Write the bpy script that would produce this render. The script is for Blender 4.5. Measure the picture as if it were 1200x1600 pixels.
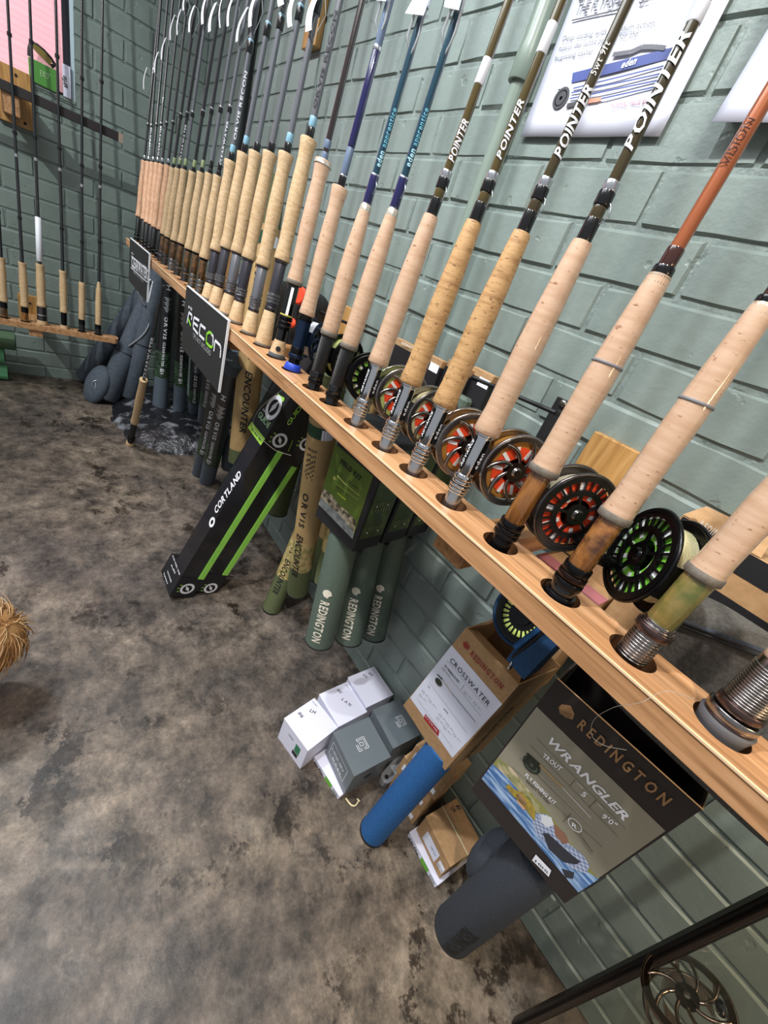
import bpy, math, random
from mathutils import Vector, Matrix
random.seed(7)
for o in list(bpy.data.objects): bpy.data.objects.remove(o)
SC = bpy.context.scene; COL = SC.collection
V = Vector
# ------------------------------------------------------------------ camera
F = 630.976
RM = Matrix(((0.56009496, 0.76232337, 0.32427878), (0.56307477, -0.06319376, -0.82398626), (-0.60765158, 0.64410375, -0.46463956)))
CAM = V((0.0, -0.805, 1.1415))
cd = bpy.data.cameras.new('camera'); cam = bpy.data.objects.new('camera', cd); COL.objects.link(cam)
cd.sensor_fit = 'HORIZONTAL'; cd.sensor_width = 36.0; cd.lens = F / 1200.0 * 36.0; cd.clip_start = 0.02; cd.clip_end = 50
cam.matrix_world = Matrix.Translation(CAM) @ (RM.transposed() @ Matrix(((1, 0, 0), (0, -1, 0), (0, 0, -1)))).to_4x4()
SC.camera = cam
# ------------------------------------------------------------------ world, lamps, exposure
SC.view_settings.view_transform = 'Standard'; SC.view_settings.look = 'None'
SC.view_settings.gamma = 1.0; SC.view_settings.use_curve_mapping = False
SC.view_settings.exposure = -0.16
W = bpy.data.worlds.new('room_air'); SC.world = W; W.use_nodes = True
W.node_tree.nodes['Background'].inputs[0].default_value = (0.90, 0.94, 1.0, 1)
W.node_tree.nodes['Background'].inputs[1].default_value = 0.46
def area(name, loc, aim, size, power, color, sy=None):
    l = bpy.data.lights.new(name, 'AREA'); l.energy = power; l.color = color; l.size = size
    if sy: l.shape = 'RECTANGLE'; l.size_y = sy
    o = bpy.data.objects.new(name, l); COL.objects.link(o); o.location = loc
    o.rotation_euler = (V(aim) - V(loc)).to_track_quat('-Z', 'Y').to_euler(); return o
def spot(name, loc, aim, power, color, ang=70, rad=0.03, blend=0.6):
    l = bpy.data.lights.new(name, 'SPOT'); l.energy = power; l.color = color; l.spot_size = math.radians(ang); l.spot_blend = blend; l.shadow_soft_size = rad
    o = bpy.data.objects.new(name, l); COL.objects.link(o); o.location = loc
    o.rotation_euler = (V(aim) - V(loc)).to_track_quat('-Z', 'Y').to_euler(); return o
area('soft_fill', (-1.4, -1.9, 3.0), (-1.2, -0.4, 0.6), 2.6, 42, (0.93, 0.97, 1.0), 0.8)  # added soft fill light from overhead, not a real fixture
spot('track_lamp', (-1.45, -2.35, 2.75), (-3.1, -0.75, 1.0), 190, (0.95, 1.0, 0.96), 46, 0.02)
spot('track_lamp', (-1.7, -1.3, 2.8), (-1.5, -0.1, 0.7), 120, (0.93, 0.97, 1.0), 80, 0.05)
spot('track_lamp', (-0.8, -1.3, 2.8), (-0.5, -0.1, 0.7), 165, (0.93, 0.97, 1.0), 85, 0.05)
spot('track_lamp', (0.45, -1.3, 2.8), (0.1, -0.1, 0.7), 140, (1.0, 0.93, 0.84), 85, 0.05)
area('cabinet_lamp', (0.62, -0.36, 1.30), (0.45, -0.15, 0.3), 0.22, 5.5, (1.0, 0.74, 0.44))
# ------------------------------------------------------------------ geometry helpers
def ray(x, y): return RM.transposed() @ V(((x - 600) / F, (y - 800) / F, 1.0))
def PY(x, y, Y): r = ray(x, y); return CAM + r * ((Y - CAM.y) / r.y)
def PX(x, y, X): r = ray(x, y); return CAM + r * ((X - CAM.x) / r.x)
def PZ(x, y, Z): r = ray(x, y); return CAM + r * ((Z - CAM.z) / r.z)
def PP(x, y, O, N): r = ray(x, y); return CAM + r * ((O - CAM).dot(N) / r.dot(N))
def proj(P): c = RM @ (P - CAM); return 600 + F * c.x / c.z, 800 + F * c.y / c.z, c.z
def para(q, idx, ax, val):
    """plane quad whose four corners are seen in directions q; corner idx has coordinate ax equal to val"""
    r = [ray(*p) for p in q]
    M = Matrix((-r[1], r[2], -r[3])).transposed(); k = M.inverted() @ (-r[0]); ks = (1.0, k[0], k[1], k[2])
    s = (val - CAM[ax]) / (r[idx][ax] * ks[idx])
    return [CAM + r[i] * (ks[i] * s) for i in range(4)]
def perp(u):
    a = V((0, 0, 1)) if abs(u.z) < 0.9 else V((1, 0, 0)); a = (a - u * a.dot(u)).normalized(); return a, u.cross(a)
ORG = {}
def thing(name, loc, label, cat, group=None):
    o = bpy.data.objects.new(name, None); COL.objects.link(o); o.location = loc; o.empty_display_size = 0.05
    ORG[o.name] = V(loc); o['label'] = label; o['category'] = cat
    if group: o['group'] = group
    return o
def tag(o, label, cat, group=None):
    o['label'] = label; o['category'] = cat
    if group: o['group'] = group
    return o
class MB:
    def __init__(s): s.v = []; s.f = []; s.m = []; s.s = []; s.mats = []
    def add(s, vs, fs, mat, smooth=False):
        b = len(s.v); s.v += [V(p) for p in vs]
        if mat not in s.mats: s.mats.append(mat)
        k = s.mats.index(mat)
        for f in fs: s.f.append([b + i for i in f]); s.m.append(k); s.s.append(smooth)
        return s
    def hexa(s, c, mat):   # c: 4 bottom, 4 top
        return s.add(c, [(3, 2, 1, 0), (4, 5, 6, 7), (0, 1, 5, 4), (1, 2, 6, 5), (2, 3, 7, 6), (3, 0, 4, 7)], mat)
    def box(s, o, a, b, c, mat):   # origin corner and three edge vectors
        o, a, b, c = V(o), V(a), V(b), V(c)
        return s.hexa([o, o + a, o + a + b, o + b, o + c, o + a + c, o + a + b + c, o + b + c], mat)
    def cbox(s, lo, hi, mat):
        return s.box(lo, (hi[0] - lo[0], 0, 0), (0, hi[1] - lo[1], 0), (0, 0, hi[2] - lo[2]), mat)
    def bev(s, o, a, b, c, mat, w=0.003):  # bevelled box
        o, a, b, c = V(o), V(a), V(b), V(c); ce = o + (a + b + c) / 2; ax = (a, b, c); L = [x.length for x in ax]; n = [x.normalized() for x in ax]
        vs = []; ix = {}
        for i in (-1, 1):
            for j in (-1, 1):
                for k in (-1, 1):
                    for d in range(3):
                        sg = (i, j, k); p = ce.copy()
                        for e in range(3): p += n[e] * sg[e] * (L[e] / 2 - (0 if e == d else min(w, L[e] * 0.4)))
                        ix[(i, j, k, d)] = len(vs); vs.append(p)
        fs = []
        for d in range(3):
            e, g = (d + 1) % 3, (d + 2) % 3
            for sd in (-1, 1):
                q = []
                for (x, y) in ((-1, -1), (1, -1), (1, 1), (-1, 1)):
                    sg = [0, 0, 0]; sg[d] = sd; sg[e] = x; sg[g] = y; q.append(ix[(sg[0], sg[1], sg[2], d)])
                fs.append(q if sd > 0 else q[::-1])
        for d in range(3):
            e, g = (d + 1) % 3, (d + 2) % 3
            for x in (-1, 1):
                for y in (-1, 1):
                    def I(sd, dd):
                        sg = [0, 0, 0]; sg[d] = sd; sg[e] = x; sg[g] = y; return ix[(sg[0], sg[1], sg[2], dd)]
                    q = [I(-1, e), I(1, e), I(1, g), I(-1, g)]
                    fs.append(q if x * y < 0 else q[::-1])
        for i in (-1, 1):
            for j in (-1, 1):
                for k in (-1, 1):
                    q = [ix[(i, j, k, 0)], ix[(i, j, k, 1)], ix[(i, j, k, 2)]]; fs.append(q if i * j * k > 0 else q[::-1])
        return s.add(vs, fs, mat)
    def lathe(s, P, u, prof, mat, n=20, smooth=True, cap=True, ell=1.0, ea=None):
        P = V(P); u = V(u).normalized(); a, b = perp(u)
        if ea is not None: a = (V(ea) - u * V(ea).dot(u)).normalized(); b = u.cross(a)
        vs = []; fs = []
        for (t, r) in prof:
            for i in range(n):
                g = 2 * math.pi * i / n; vs.append(P + u * t + a * (r * ell * math.cos(g)) + b * (r * math.sin(g)))
        for j in range(len(prof) - 1):
            for i in range(n): fs.append((j * n + i, j * n + (i + 1) % n, (j + 1) * n + (i + 1) % n, (j + 1) * n + i))
        s.add(vs, fs, mat, smooth)
        if cap: s.add(vs[:n], [tuple(range(n))[::-1]], mat); s.add(vs[-n:], [tuple(range(n))], mat)
        return s
    def tube(s, path, r, mat, n=8, cap=True):
        path = [V(p) for p in path]; vs = []; fs = []; a = None
        for j, p in enumerate(path):
            t = (path[min(j + 1, len(path) - 1)] - path[max(j - 1, 0)])
            t = t.normalized() if t.length > 1e-9 else V((0, 0, 1))
            if a is None: a, b = perp(t)
            else: a = (a - t * a.dot(t)).normalized(); b = t.cross(a)
            rr = r[j] if isinstance(r, (list, tuple)) else r
            for i in range(n): g = 2 * math.pi * i / n; vs.append(p + a * (rr * math.cos(g)) + b * (rr * math.sin(g)))
        for j in range(len(path) - 1):
            for i in range(n): fs.append((j * n + i, j * n + (i + 1) % n, (j + 1) * n + (i + 1) % n, (j + 1) * n + i))
        s.add(vs, fs, mat, True)
        if cap: s.add(vs[:n], [tuple(range(n))[::-1]], mat); s.add(vs[-n:], [tuple(range(n))], mat)
        return s
    def ring(s, C, nrm, r0, r1, th, mat, n=40, ref=None):   # flat washer
        C = V(C); nrm = V(nrm).normalized(); a, b = perp(nrm); vs = []; fs = []
        for i in range(n):
            g = 2 * math.pi * i / n; d = a * math.cos(g) + b * math.sin(g)
            vs += [C + d * r0 - nrm * th / 2, C + d * r1 - nrm * th / 2, C + d * r1 + nrm * th / 2, C + d * r0 + nrm * th / 2]
        for i in range(n):
            j = (i + 1) % n
            for k in range(4): l = (k + 1) % 4; fs.append((4 * i + k, 4 * i + l, 4 * j + l, 4 * j + k))
        return s.add(vs, fs, mat)
    def torus(s, C, nrm, R, r, mat, n=44, m=8):
        C = V(C); nrm = V(nrm).normalized(); a, b = perp(nrm); vs = []; fs = []
        for i in range(n):
            g = 2 * math.pi * i / n; d = a * math.cos(g) + b * math.sin(g)
            for k in range(m): h = 2 * math.pi * k / m; vs.append(C + d * (R + r * math.cos(h)) + nrm * (r * math.sin(h)))
        for i in range(n):
            for k in range(m): fs.append((i * m + k, ((i + 1) % n) * m + k, ((i + 1) % n) * m + (k + 1) % m, i * m + (k + 1) % m))
        return s.add(vs, fs, mat, True)
    def ellip(s, C, ax, mat, n=20, m=12):
        C = V(C); vs = []; fs = []
        for j in range(m + 1):
            p = math.pi * j / m
            for i in range(n): g = 2 * math.pi * i / n; vs.append(C + ax[0] * (math.sin(p) * math.cos(g)) + ax[1] * (math.sin(p) * math.sin(g)) + ax[2] * math.cos(p))
        for j in range(m):
            for i in range(n): fs.append((j * n + i, (j + 1) * n + i, (j + 1) * n + (i + 1) % n, j * n + (i + 1) % n))
        return s.add(vs, fs, mat, True)
    def build(s, name, parent=None, label=None):
        me = bpy.data.meshes.new(name); o = bpy.data.objects.new(name, me); COL.objects.link(o)
        if parent is not None: L = ORG[parent.name]; o.parent = parent
        else:
            xs = [p.x for p in s.v]; ys = [p.y for p in s.v]; zs = [p.z for p in s.v]
            L = V(((min(xs) + max(xs)) / 2, (min(ys) + max(ys)) / 2, min(zs))); o.location = L
        ORG[o.name] = L
        me.from_pydata([p - L for p in s.v], [], s.f)
        for m in s.mats: me.materials.append(m)
        me.polygons.foreach_set('material_index', s.m); me.polygons.foreach_set('use_smooth', s.s); me.update()
        if label: o['label'] = label
        return o
# glyph outlines of the built-in font, turned into plain meshes once
CHARS = 'ABCDEFGHIJKLMNOPQRSTUVWXYZabcdefghijklmnopqrstuvwxyz0123456789$.,#/\'"&-:'
GL = {}
def glyphs(kind, off):
    tmp = []
    for c in CHARS:
        cu = bpy.data.curves.new('g', 'FONT'); cu.body = c; cu.offset = off; cu.resolution_u = 2; ob = bpy.data.objects.new('g', cu); COL.objects.link(ob); tmp.append((c, ob))
    dg = bpy.context.evaluated_depsgraph_get()
    for c, ob in tmp:
        e = ob.evaluated_get(dg); me = e.to_mesh()
        vs = [(v.co.x, v.co.y) for v in me.vertices]; fs = [tuple(p.vertices) for p in me.polygons]; e.to_mesh_clear()
        x0 = min(p[0] for p in vs); x1 = max(p[0] for p in vs); GL[(kind, c)] = ([(p[0] - x0, p[1]) for p in vs], fs, x1 - x0)
    for c, ob in tmp: cu = ob.data; bpy.data.objects.remove(ob); bpy.data.curves.remove(cu)
def smooth(pts, n=8):
    pts = [V(p) for p in pts]; out = []; Q = [pts[0] * 2 - pts[1]] + pts + [pts[-1] * 2 - pts[-2]]
    for i in range(1, len(Q) - 2):
        for k in range(n):
            t = k / n; a, b, c, d = Q[i - 1], Q[i], Q[i + 1], Q[i + 2]; out.append(.5 * ((2 * b) + (c - a) * t + (2 * a - 5 * b + 4 * c - d) * t * t + (3 * b - a - 3 * c + d) * t ** 3))
    return out + [pts[-1]]
glyphs('r', 0.0); glyphs('b', 0.025)
def text2d(txt, kind='r', sp=0.09, shear=0.0):
    vs = []; fs = []; x = 0.0
    for c in txt:
        if c == ' ': x += 0.32; continue
        g = GL[(kind, c)]; b = len(vs)
        vs += [(x + p[0] + shear * p[1], p[1]) for p in g[0]]; fs += [tuple(b + i for i in f) for f in g[1]]; x += g[2] + sp
    return vs, fs, max(x - sp, 0.1)
class Face:
    """a flat printable face: origin at the lower left, U to the right, VV up, N outwards"""
    def __init__(s, TL, TR, BR, BL, out=None):
        s.q = (TL, TR, BR, BL); s.O = BL.copy(); s.U = (BR - BL).normalized(); s.N = s.U.cross(TL - BL).normalized(); s.VV = s.N.cross(s.U)
        if out is not None and s.N.dot(out) < 0: s.N = -s.N
        s.W = (BR - BL).length; s.H = (TL - BL).dot(s.VV); s.c = {}; s.mb = MB(); s.k = 0
    def px(s, x, y): return PP(x, y, s.O, s.N)
    def P(s, u, v, off=0.0006): return s.O + s.U * u + s.VV * v + s.N * off
    def lay(s): s.k += 1; return 0.0004 + 0.0001 * min(s.k, 11)
    def poly(s, pts, mat, off=None):
        off = off or s.lay(); s.mb.add([s.px(*p) + s.N * off for p in pts], [tuple(range(len(pts)))], mat); return s
    def rectuv(s, u0, v0, u1, v1, mat, off=None):
        off = off or s.lay(); s.mb.add([s.P(u0, v0, off), s.P(u1, v0, off), s.P(u1, v1, off), s.P(u0, v1, off)], [(0, 1, 2, 3)], mat); return s
    def line(s, a, b, w, mat):
        A, B = s.px(*a), s.px(*b); d = (B - A).normalized(); n = s.N.cross(d) * w / 2; off = s.N * 0.0016
        s.mb.add([A + n + off, A - n + off, B - n + off, B + n + off], [(0, 1, 2, 3)], mat); return s
    def pl(s, pts, w, mat):
        for i in range(len(pts) - 1): s.line(pts[i], pts[i + 1], w, mat)
        return s
    def disc(s, c, r, mat, r0=0, n=24):
        C = s.px(*c) + s.N * 0.0017
        vs = [C + (s.U * math.cos(6.2832 * i / n) + s.VV * math.sin(6.2832 * i / n)) * r for i in range(n)]
        if r0:
            vs += [C + (s.U * math.cos(6.2832 * i / n) + s.VV * math.sin(6.2832 * i / n)) * r0 for i in range(n)]
            s.mb.add(vs, [(i, (i + 1) % n, n + (i + 1) % n, n + i) for i in range(n)], mat)
        else: s.mb.add(vs, [tuple(range(n))], mat)
        return s
    def text(s, txt, a, b, mat, h=None, kind='r', shear=0.0, sp=0.09, off=0.0018):
        A, B = s.px(*a), s.px(*b); vs, fs, w = text2d(txt, kind, sp, shear); L = (B - A).length; d = (B - A).normalized(); up = s.N.cross(d)
        if up.dot(s.VV) < 0 and abs(d.dot(s.U)) > 0.3 and d.dot(s.U) > 0: up = -up
        k = L / w; hk = (h / 0.7) if h else k
        s.mb.add([A + d * (p[0] * k) + up * (p[1] * hk) + s.N * off for p in vs], fs, mat); return s
    def build(s, name, parent, label=None): return s.mb.build(name, parent, label)
def sliced(vs, fs, step=.09):
    import bmesh
    bm = bmesh.new(); V_ = [bm.verts.new((p[0], p[1], 0)) for p in vs]
    for f in fs:
        try: bm.faces.new([V_[i] for i in f])
        except ValueError: pass
    y0 = min(p[1] for p in vs); y1 = max(p[1] for p in vs); y = y0 + step
    while y < y1 - .01: bmesh.ops.bisect_plane(bm, geom=bm.verts[:] + bm.edges[:] + bm.faces[:], plane_co=(0, y, 0), plane_no=(0, 1, 0)); y += step
    bm.verts.index_update(); v2 = [(v.co.x, v.co.y) for v in bm.verts]; f2 = [[v.index for v in f.verts] for f in bm.faces]; bm.free(); return v2, f2
def cyltext(mb, P, u, r, facing, txt, t0, t1, h, mat, kind='b', shear=0.0, sp=0.1, flip=False, ang=0.0):
    """lettering wrapped on a tube: reads along the axis from t0 to t1, centred on the side given by facing"""
    u = V(u).normalized(); a = (V(facing) - u * V(facing).dot(u)).normalized(); b = u.cross(a); vs, fs, w = text2d(txt, kind, sp, shear); vs, fs = sliced(vs, fs)
    sgn = 1 if t1 > t0 else -1; k = (t1 - t0) / w; out = []
    for x, y in vs:
        g = -(y - 0.35) * (h / 0.7) / r * (1 if sgn > 0 else -1) + ang
        rr = r + 0.0007
        out.append(V(P) + u * (t0 + x * k) + a * (rr * math.cos(g)) + b * (rr * math.sin(g)) * (-1 if flip else 1))
    mb.add(out, fs, mat)
# ------------------------------------------------------------------ materials
def lin(c):
    if isinstance(c, str): c = tuple(int(c[i:i + 2], 16) / 255 for i in (1, 3, 5))
    return tuple((x / 12.92 if x <= 0.04045 else ((x + 0.055) / 1.055) ** 2.4) for x in c) + (1,)
MC = {}
def mat(name, c, rough=0.5, metal=0.0, coat=0.0, c2=None, scale=30, stretch=(1, 1, 1), bump=0.0, bscale=None, detail=4, lo=0.35, hi=0.65, alpha=1, emit=0, spec=None, trans=0, dist=0.002):
    if name in MC: return MC[name]
    m = bpy.data.materials.new(name); MC[name] = m; m.use_nodes = True; nt = m.node_tree; b = nt.nodes['Principled BSDF']
    b.inputs['Base Color'].default_value = lin(c); b.inputs['Roughness'].default_value = rough; b.inputs['Metallic'].default_value = metal
    b.inputs['Coat Weight'].default_value = coat; b.inputs['Coat Roughness'].default_value = 0.035
    if spec is not None: b.inputs['Specular IOR Level'].default_value = spec
    if trans: b.inputs['Transmission Weight'].default_value = trans
    if alpha < 1: b.inputs['Alpha'].default_value = alpha
    if emit: b.inputs['Emission Color'].default_value = lin(c); b.inputs['Emission Strength'].default_value = emit
    tc = nt.nodes.new('ShaderNodeTexCoord'); mp = nt.nodes.new('ShaderNodeMapping'); mp.inputs['Scale'].default_value = stretch
    nt.links.new(tc.outputs['Object'], mp.inputs['Vector'])
    nz = nt.nodes.new('ShaderNodeTexNoise'); nz.inputs['Scale'].default_value = scale; nz.inputs['Detail'].default_value = detail; nt.links.new(mp.outputs[0], nz.inputs['Vector'])
    if c2:
        cr = nt.nodes.new('ShaderNodeValToRGB'); cr.color_ramp.elements[0].color = lin(c); cr.color_ramp.elements[1].color = lin(c2)
        cr.color_ramp.elements[0].position = lo; cr.color_ramp.elements[1].position = hi
        nt.links.new(nz.outputs['Fac'], cr.inputs[0]); nt.links.new(cr.outputs[0], b.inputs['Base Color'])
    if bump:
        bp = nt.nodes.new('ShaderNodeBump'); bp.inputs['Strength'].default_value = bump; bp.inputs['Distance'].default_value = dist
        n2 = nt.nodes.new('ShaderNodeTexNoise'); n2.inputs['Scale'].default_value = bscale or scale * 3; n2.inputs['Detail'].default_value = 5; nt.links.new(mp.outputs[0], n2.inputs['Vector'])
        nt.links.new(n2.outputs['Fac'], bp.inputs['Height']); nt.links.new(bp.outputs[0], b.inputs['Normal'])
    return m
def wavemat(name, c, c2, scale, direction='Z', rough=0.4, metal=0, bump=0.6, coat=0.0):
    if name in MC: return MC[name]
    m = mat(name, c, rough, metal, coat); nt = m.node_tree; b = nt.nodes['Principled BSDF']
    tc = nt.nodes.new('ShaderNodeTexCoord'); w = nt.nodes.new('ShaderNodeTexWave'); w.bands_direction = direction; w.inputs['Scale'].default_value = scale
    w.inputs['Distortion'].default_value = 0.6
    cr = nt.nodes.new('ShaderNodeValToRGB'); cr.color_ramp.elements[0].color = lin(c); cr.color_ramp.elements[1].color = lin(c2)
    bp = nt.nodes.new('ShaderNodeBump'); bp.inputs['Strength'].default_value = bump; bp.inputs['Distance'].default_value = 0.001
    nt.links.new(tc.outputs['Object'], w.inputs[0]); nt.links.new(w.outputs[1], cr.inputs[0]); nt.links.new(cr.outputs[0], b.inputs['Base Color'])
    nt.links.new(w.outputs[1], bp.inputs['Height']); nt.links.new(bp.outputs[0], b.inputs['Normal']); return m
BLK = mat('black_gloss', '#0b0b0d', 0.18, 0, 0.4); BLKM = mat('black_matte', '#131315', 0.55); WHT = mat('white_print', '#e9e9ee', 0.5)
INK = mat('ink', '#1a1a1c', 0.6); PAPER = mat('paper', '#dde0f0', 0.6); CARD_W = mat('white_card', '#dcdcee', 0.5, bump=0.05, bscale=60)
CHROME = mat('chrome', '#d5d7da', 0.13, 1.0); STEEL = mat('gunmetal', '#96918f', 0.24, 1.0); DSTEEL = mat('dark_gunmetal', '#5f5b5c', 0.28, 0.95); BLKMET = mat('black_anodised', '#141416', 0.25, 0.6)
KRAFT = mat('kraft_card', '#b08c64', 0.75, c2='#a37f58', scale=90, bump=0.08, bscale=200); KRAFTE = mat('kraft_edge', '#c9a67c', 0.8)
PAINT = mat('wall_paint', '#808c87', 0.40, c2='#76827d', scale=5, bump=0.35, bscale=55, dist=0.0016, spec=0.35)
MORTAR = mat('mortar_paint', '#7d8984', 0.45, c2='#707b77', scale=18, bump=0.9, bscale=70, dist=0.003, spec=0.35)
CORK = mat('cork', '#cdb08a', 0.6, c2='#bd9d74', scale=60, stretch=(1, 1, 3), bump=0.1, bscale=260)
CORKP = mat('cork_pinkish', '#c99e7e', 0.6, c2='#b98b6b', scale=60, bump=0.1, bscale=260)
CORKG = mat('cork_varnished', '#cfad91', 0.4, coat=1.0, c2='#c39e80', scale=26, stretch=(1, 1, 7), bump=0.02, bscale=120)
CORKB = mat('cork_band', '#7d756a', 0.6, c2='#6a6258', scale=200)
CORKR = mat('cork_rough', '#c39a68', 0.45, coat=0.45, c2='#a0774a', scale=30, stretch=(1, 1, 6), lo=0.45, hi=0.75, bump=0.12, bscale=90)
def pits(m, sc, c, lo=.62, hi=.70, st=(1, 1, 2.5)):
    nt = m.node_tree; b = nt.nodes['Principled BSDF']; src = b.inputs['Base Color'].links[0].from_socket; tc = nt.nodes.new('ShaderNodeTexCoord'); mp = nt.nodes.new('ShaderNodeMapping'); mp.inputs['Scale'].default_value = st
    n = nt.nodes.new('ShaderNodeTexNoise'); n.inputs['Scale'].default_value = sc; n.inputs['Detail'].default_value = 3; r = nt.nodes.new('ShaderNodeValToRGB'); r.color_ramp.elements[0].position = lo; r.color_ramp.elements[1].position = hi
    x = nt.nodes.new('ShaderNodeMix'); x.data_type = 'RGBA'; x.inputs[7].default_value = lin(c); L = nt.links.new
    L(tc.outputs['Object'], mp.inputs[0]); L(mp.outputs[0], n.inputs[0]); L(n.outputs[0], r.inputs[0]); L(r.outputs[0], x.inputs[0]); L(src, x.inputs[6]); L(x.outputs[2], b.inputs['Base Color'])
pits(CORK, 170, '#8f6a42'); pits(CORKP, 170, '#8f5f40'); pits(CORKG, 130, '#96694a', .65, .72); pits(CORKR, 120, '#7d5732', .60, .70, (1, 1, 3.5))
def woodmat(name, c, c2, c3, sc=14, st=(0.35, 6, 6), rough=0.4, coat=0.15):
    m = mat(name, c, rough, 0, coat); nt = m.node_tree; b = nt.nodes['Principled BSDF']
    tc = nt.nodes.new('ShaderNodeTexCoord'); mp = nt.nodes.new('ShaderNodeMapping'); mp.inputs['Scale'].default_value = st
    nt.links.new(tc.outputs['Object'], mp.inputs[0]); n1 = nt.nodes.new('ShaderNodeTexNoise'); n1.inputs['Scale'].default_value = sc; n1.inputs['Detail'].default_value = 6; n1.inputs['Distortion'].default_value = 0.6
    nt.links.new(mp.outputs[0], n1.inputs[0]); cr = nt.nodes.new('ShaderNodeValToRGB'); e = cr.color_ramp.elements
    e[0].color = lin(c2); e[0].position = 0.32; e[1].color = lin(c); e[1].position = 0.52; x = e.new(0.75); x.color = lin(c3)
    nt.links.new(n1.outputs[0], cr.inputs[0]); nt.links.new(cr.outputs[0], b.inputs['Base Color'])
    bp = nt.nodes.new('ShaderNodeBump'); bp.inputs['Strength'].default_value = 0.12; bp.inputs['Distance'].default_value = 0.001; nt.links.new(n1.outputs[0], bp.inputs['Height']); nt.links.new(bp.outputs[0], b.inputs['Normal'])
    return m
OAK = woodmat('oak', '#ba8a60', '#8f6642', '#cda077'); OAKZ = woodmat('oak_upright', '#b5894f', '#94693a', '#c79d66', st=(6, 6, 0.5)); OAKY = woodmat('oak_arm', '#a9794c', '#7e5634', '#bd8c5e', st=(6, 0.5, 6))
BURL = mat('burl_wood', '#4e2e16', 0.25, coat=0.8, c2='#9a6534', scale=70, detail=10); GBURL = mat('green_burl', '#565a2a', 0.25, coat=0.7, c2='#8a7440', scale=60, detail=10)
GOLDW = mat('golden_wood', '#5a3514', 0.22, coat=0.9, c2='#93602c', scale=35, stretch=(3, 3, .6), detail=6); BROWNW = mat('brown_wood', '#2c2015', 0.3, coat=0.7, c2='#6a4824', scale=90, detail=6)
# ================================================================== setting
XB = -3.13; TOP = 2.95
def world_coords(m):
    nt = m.node_tree; g = nt.nodes.new('ShaderNodeNewGeometry')
    for n in nt.nodes:
        if n.type == 'MAPPING': nt.links.new(g.outputs['Position'], n.inputs['Vector'])
for m_ in (PAINT, MORTAR):
    nt = m_.node_tree; L = nt.links.new; b = nt.nodes['Principled BSDF']; old = b.inputs['Normal'].links[0].from_node
    mp = nt.nodes.new('ShaderNodeMapping'); n1 = nt.nodes.new('ShaderNodeTexNoise'); n1.inputs['Scale'].default_value = 9; n1.inputs['Detail'].default_value = 9; n1.inputs['Roughness'].default_value = .62; L(mp.outputs[0], n1.inputs[0])
    bp = nt.nodes.new('ShaderNodeBump'); bp.inputs['Strength'].default_value = .55; bp.inputs['Distance'].default_value = .006; L(n1.outputs[0], bp.inputs['Height']); L(bp.outputs[0], old.inputs['Normal'])
    n3 = nt.nodes.new('ShaderNodeTexNoise'); n3.inputs['Scale'].default_value = 26; n3.inputs['Detail'].default_value = 3; L(mp.outputs[0], n3.inputs[0]); r3 = nt.nodes.new('ShaderNodeValToRGB'); r3.color_ramp.elements[0].position = .66; r3.color_ramp.elements[1].position = .72; L(n3.outputs[0], r3.inputs[0])
    b3 = nt.nodes.new('ShaderNodeBump'); b3.inputs['Strength'].default_value = .5; b3.inputs['Distance'].default_value = .0025; b3.invert = True; L(r3.outputs[0], b3.inputs['Height']); L(b3.outputs[0], bp.inputs['Normal'])
    world_coords(m_)
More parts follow.
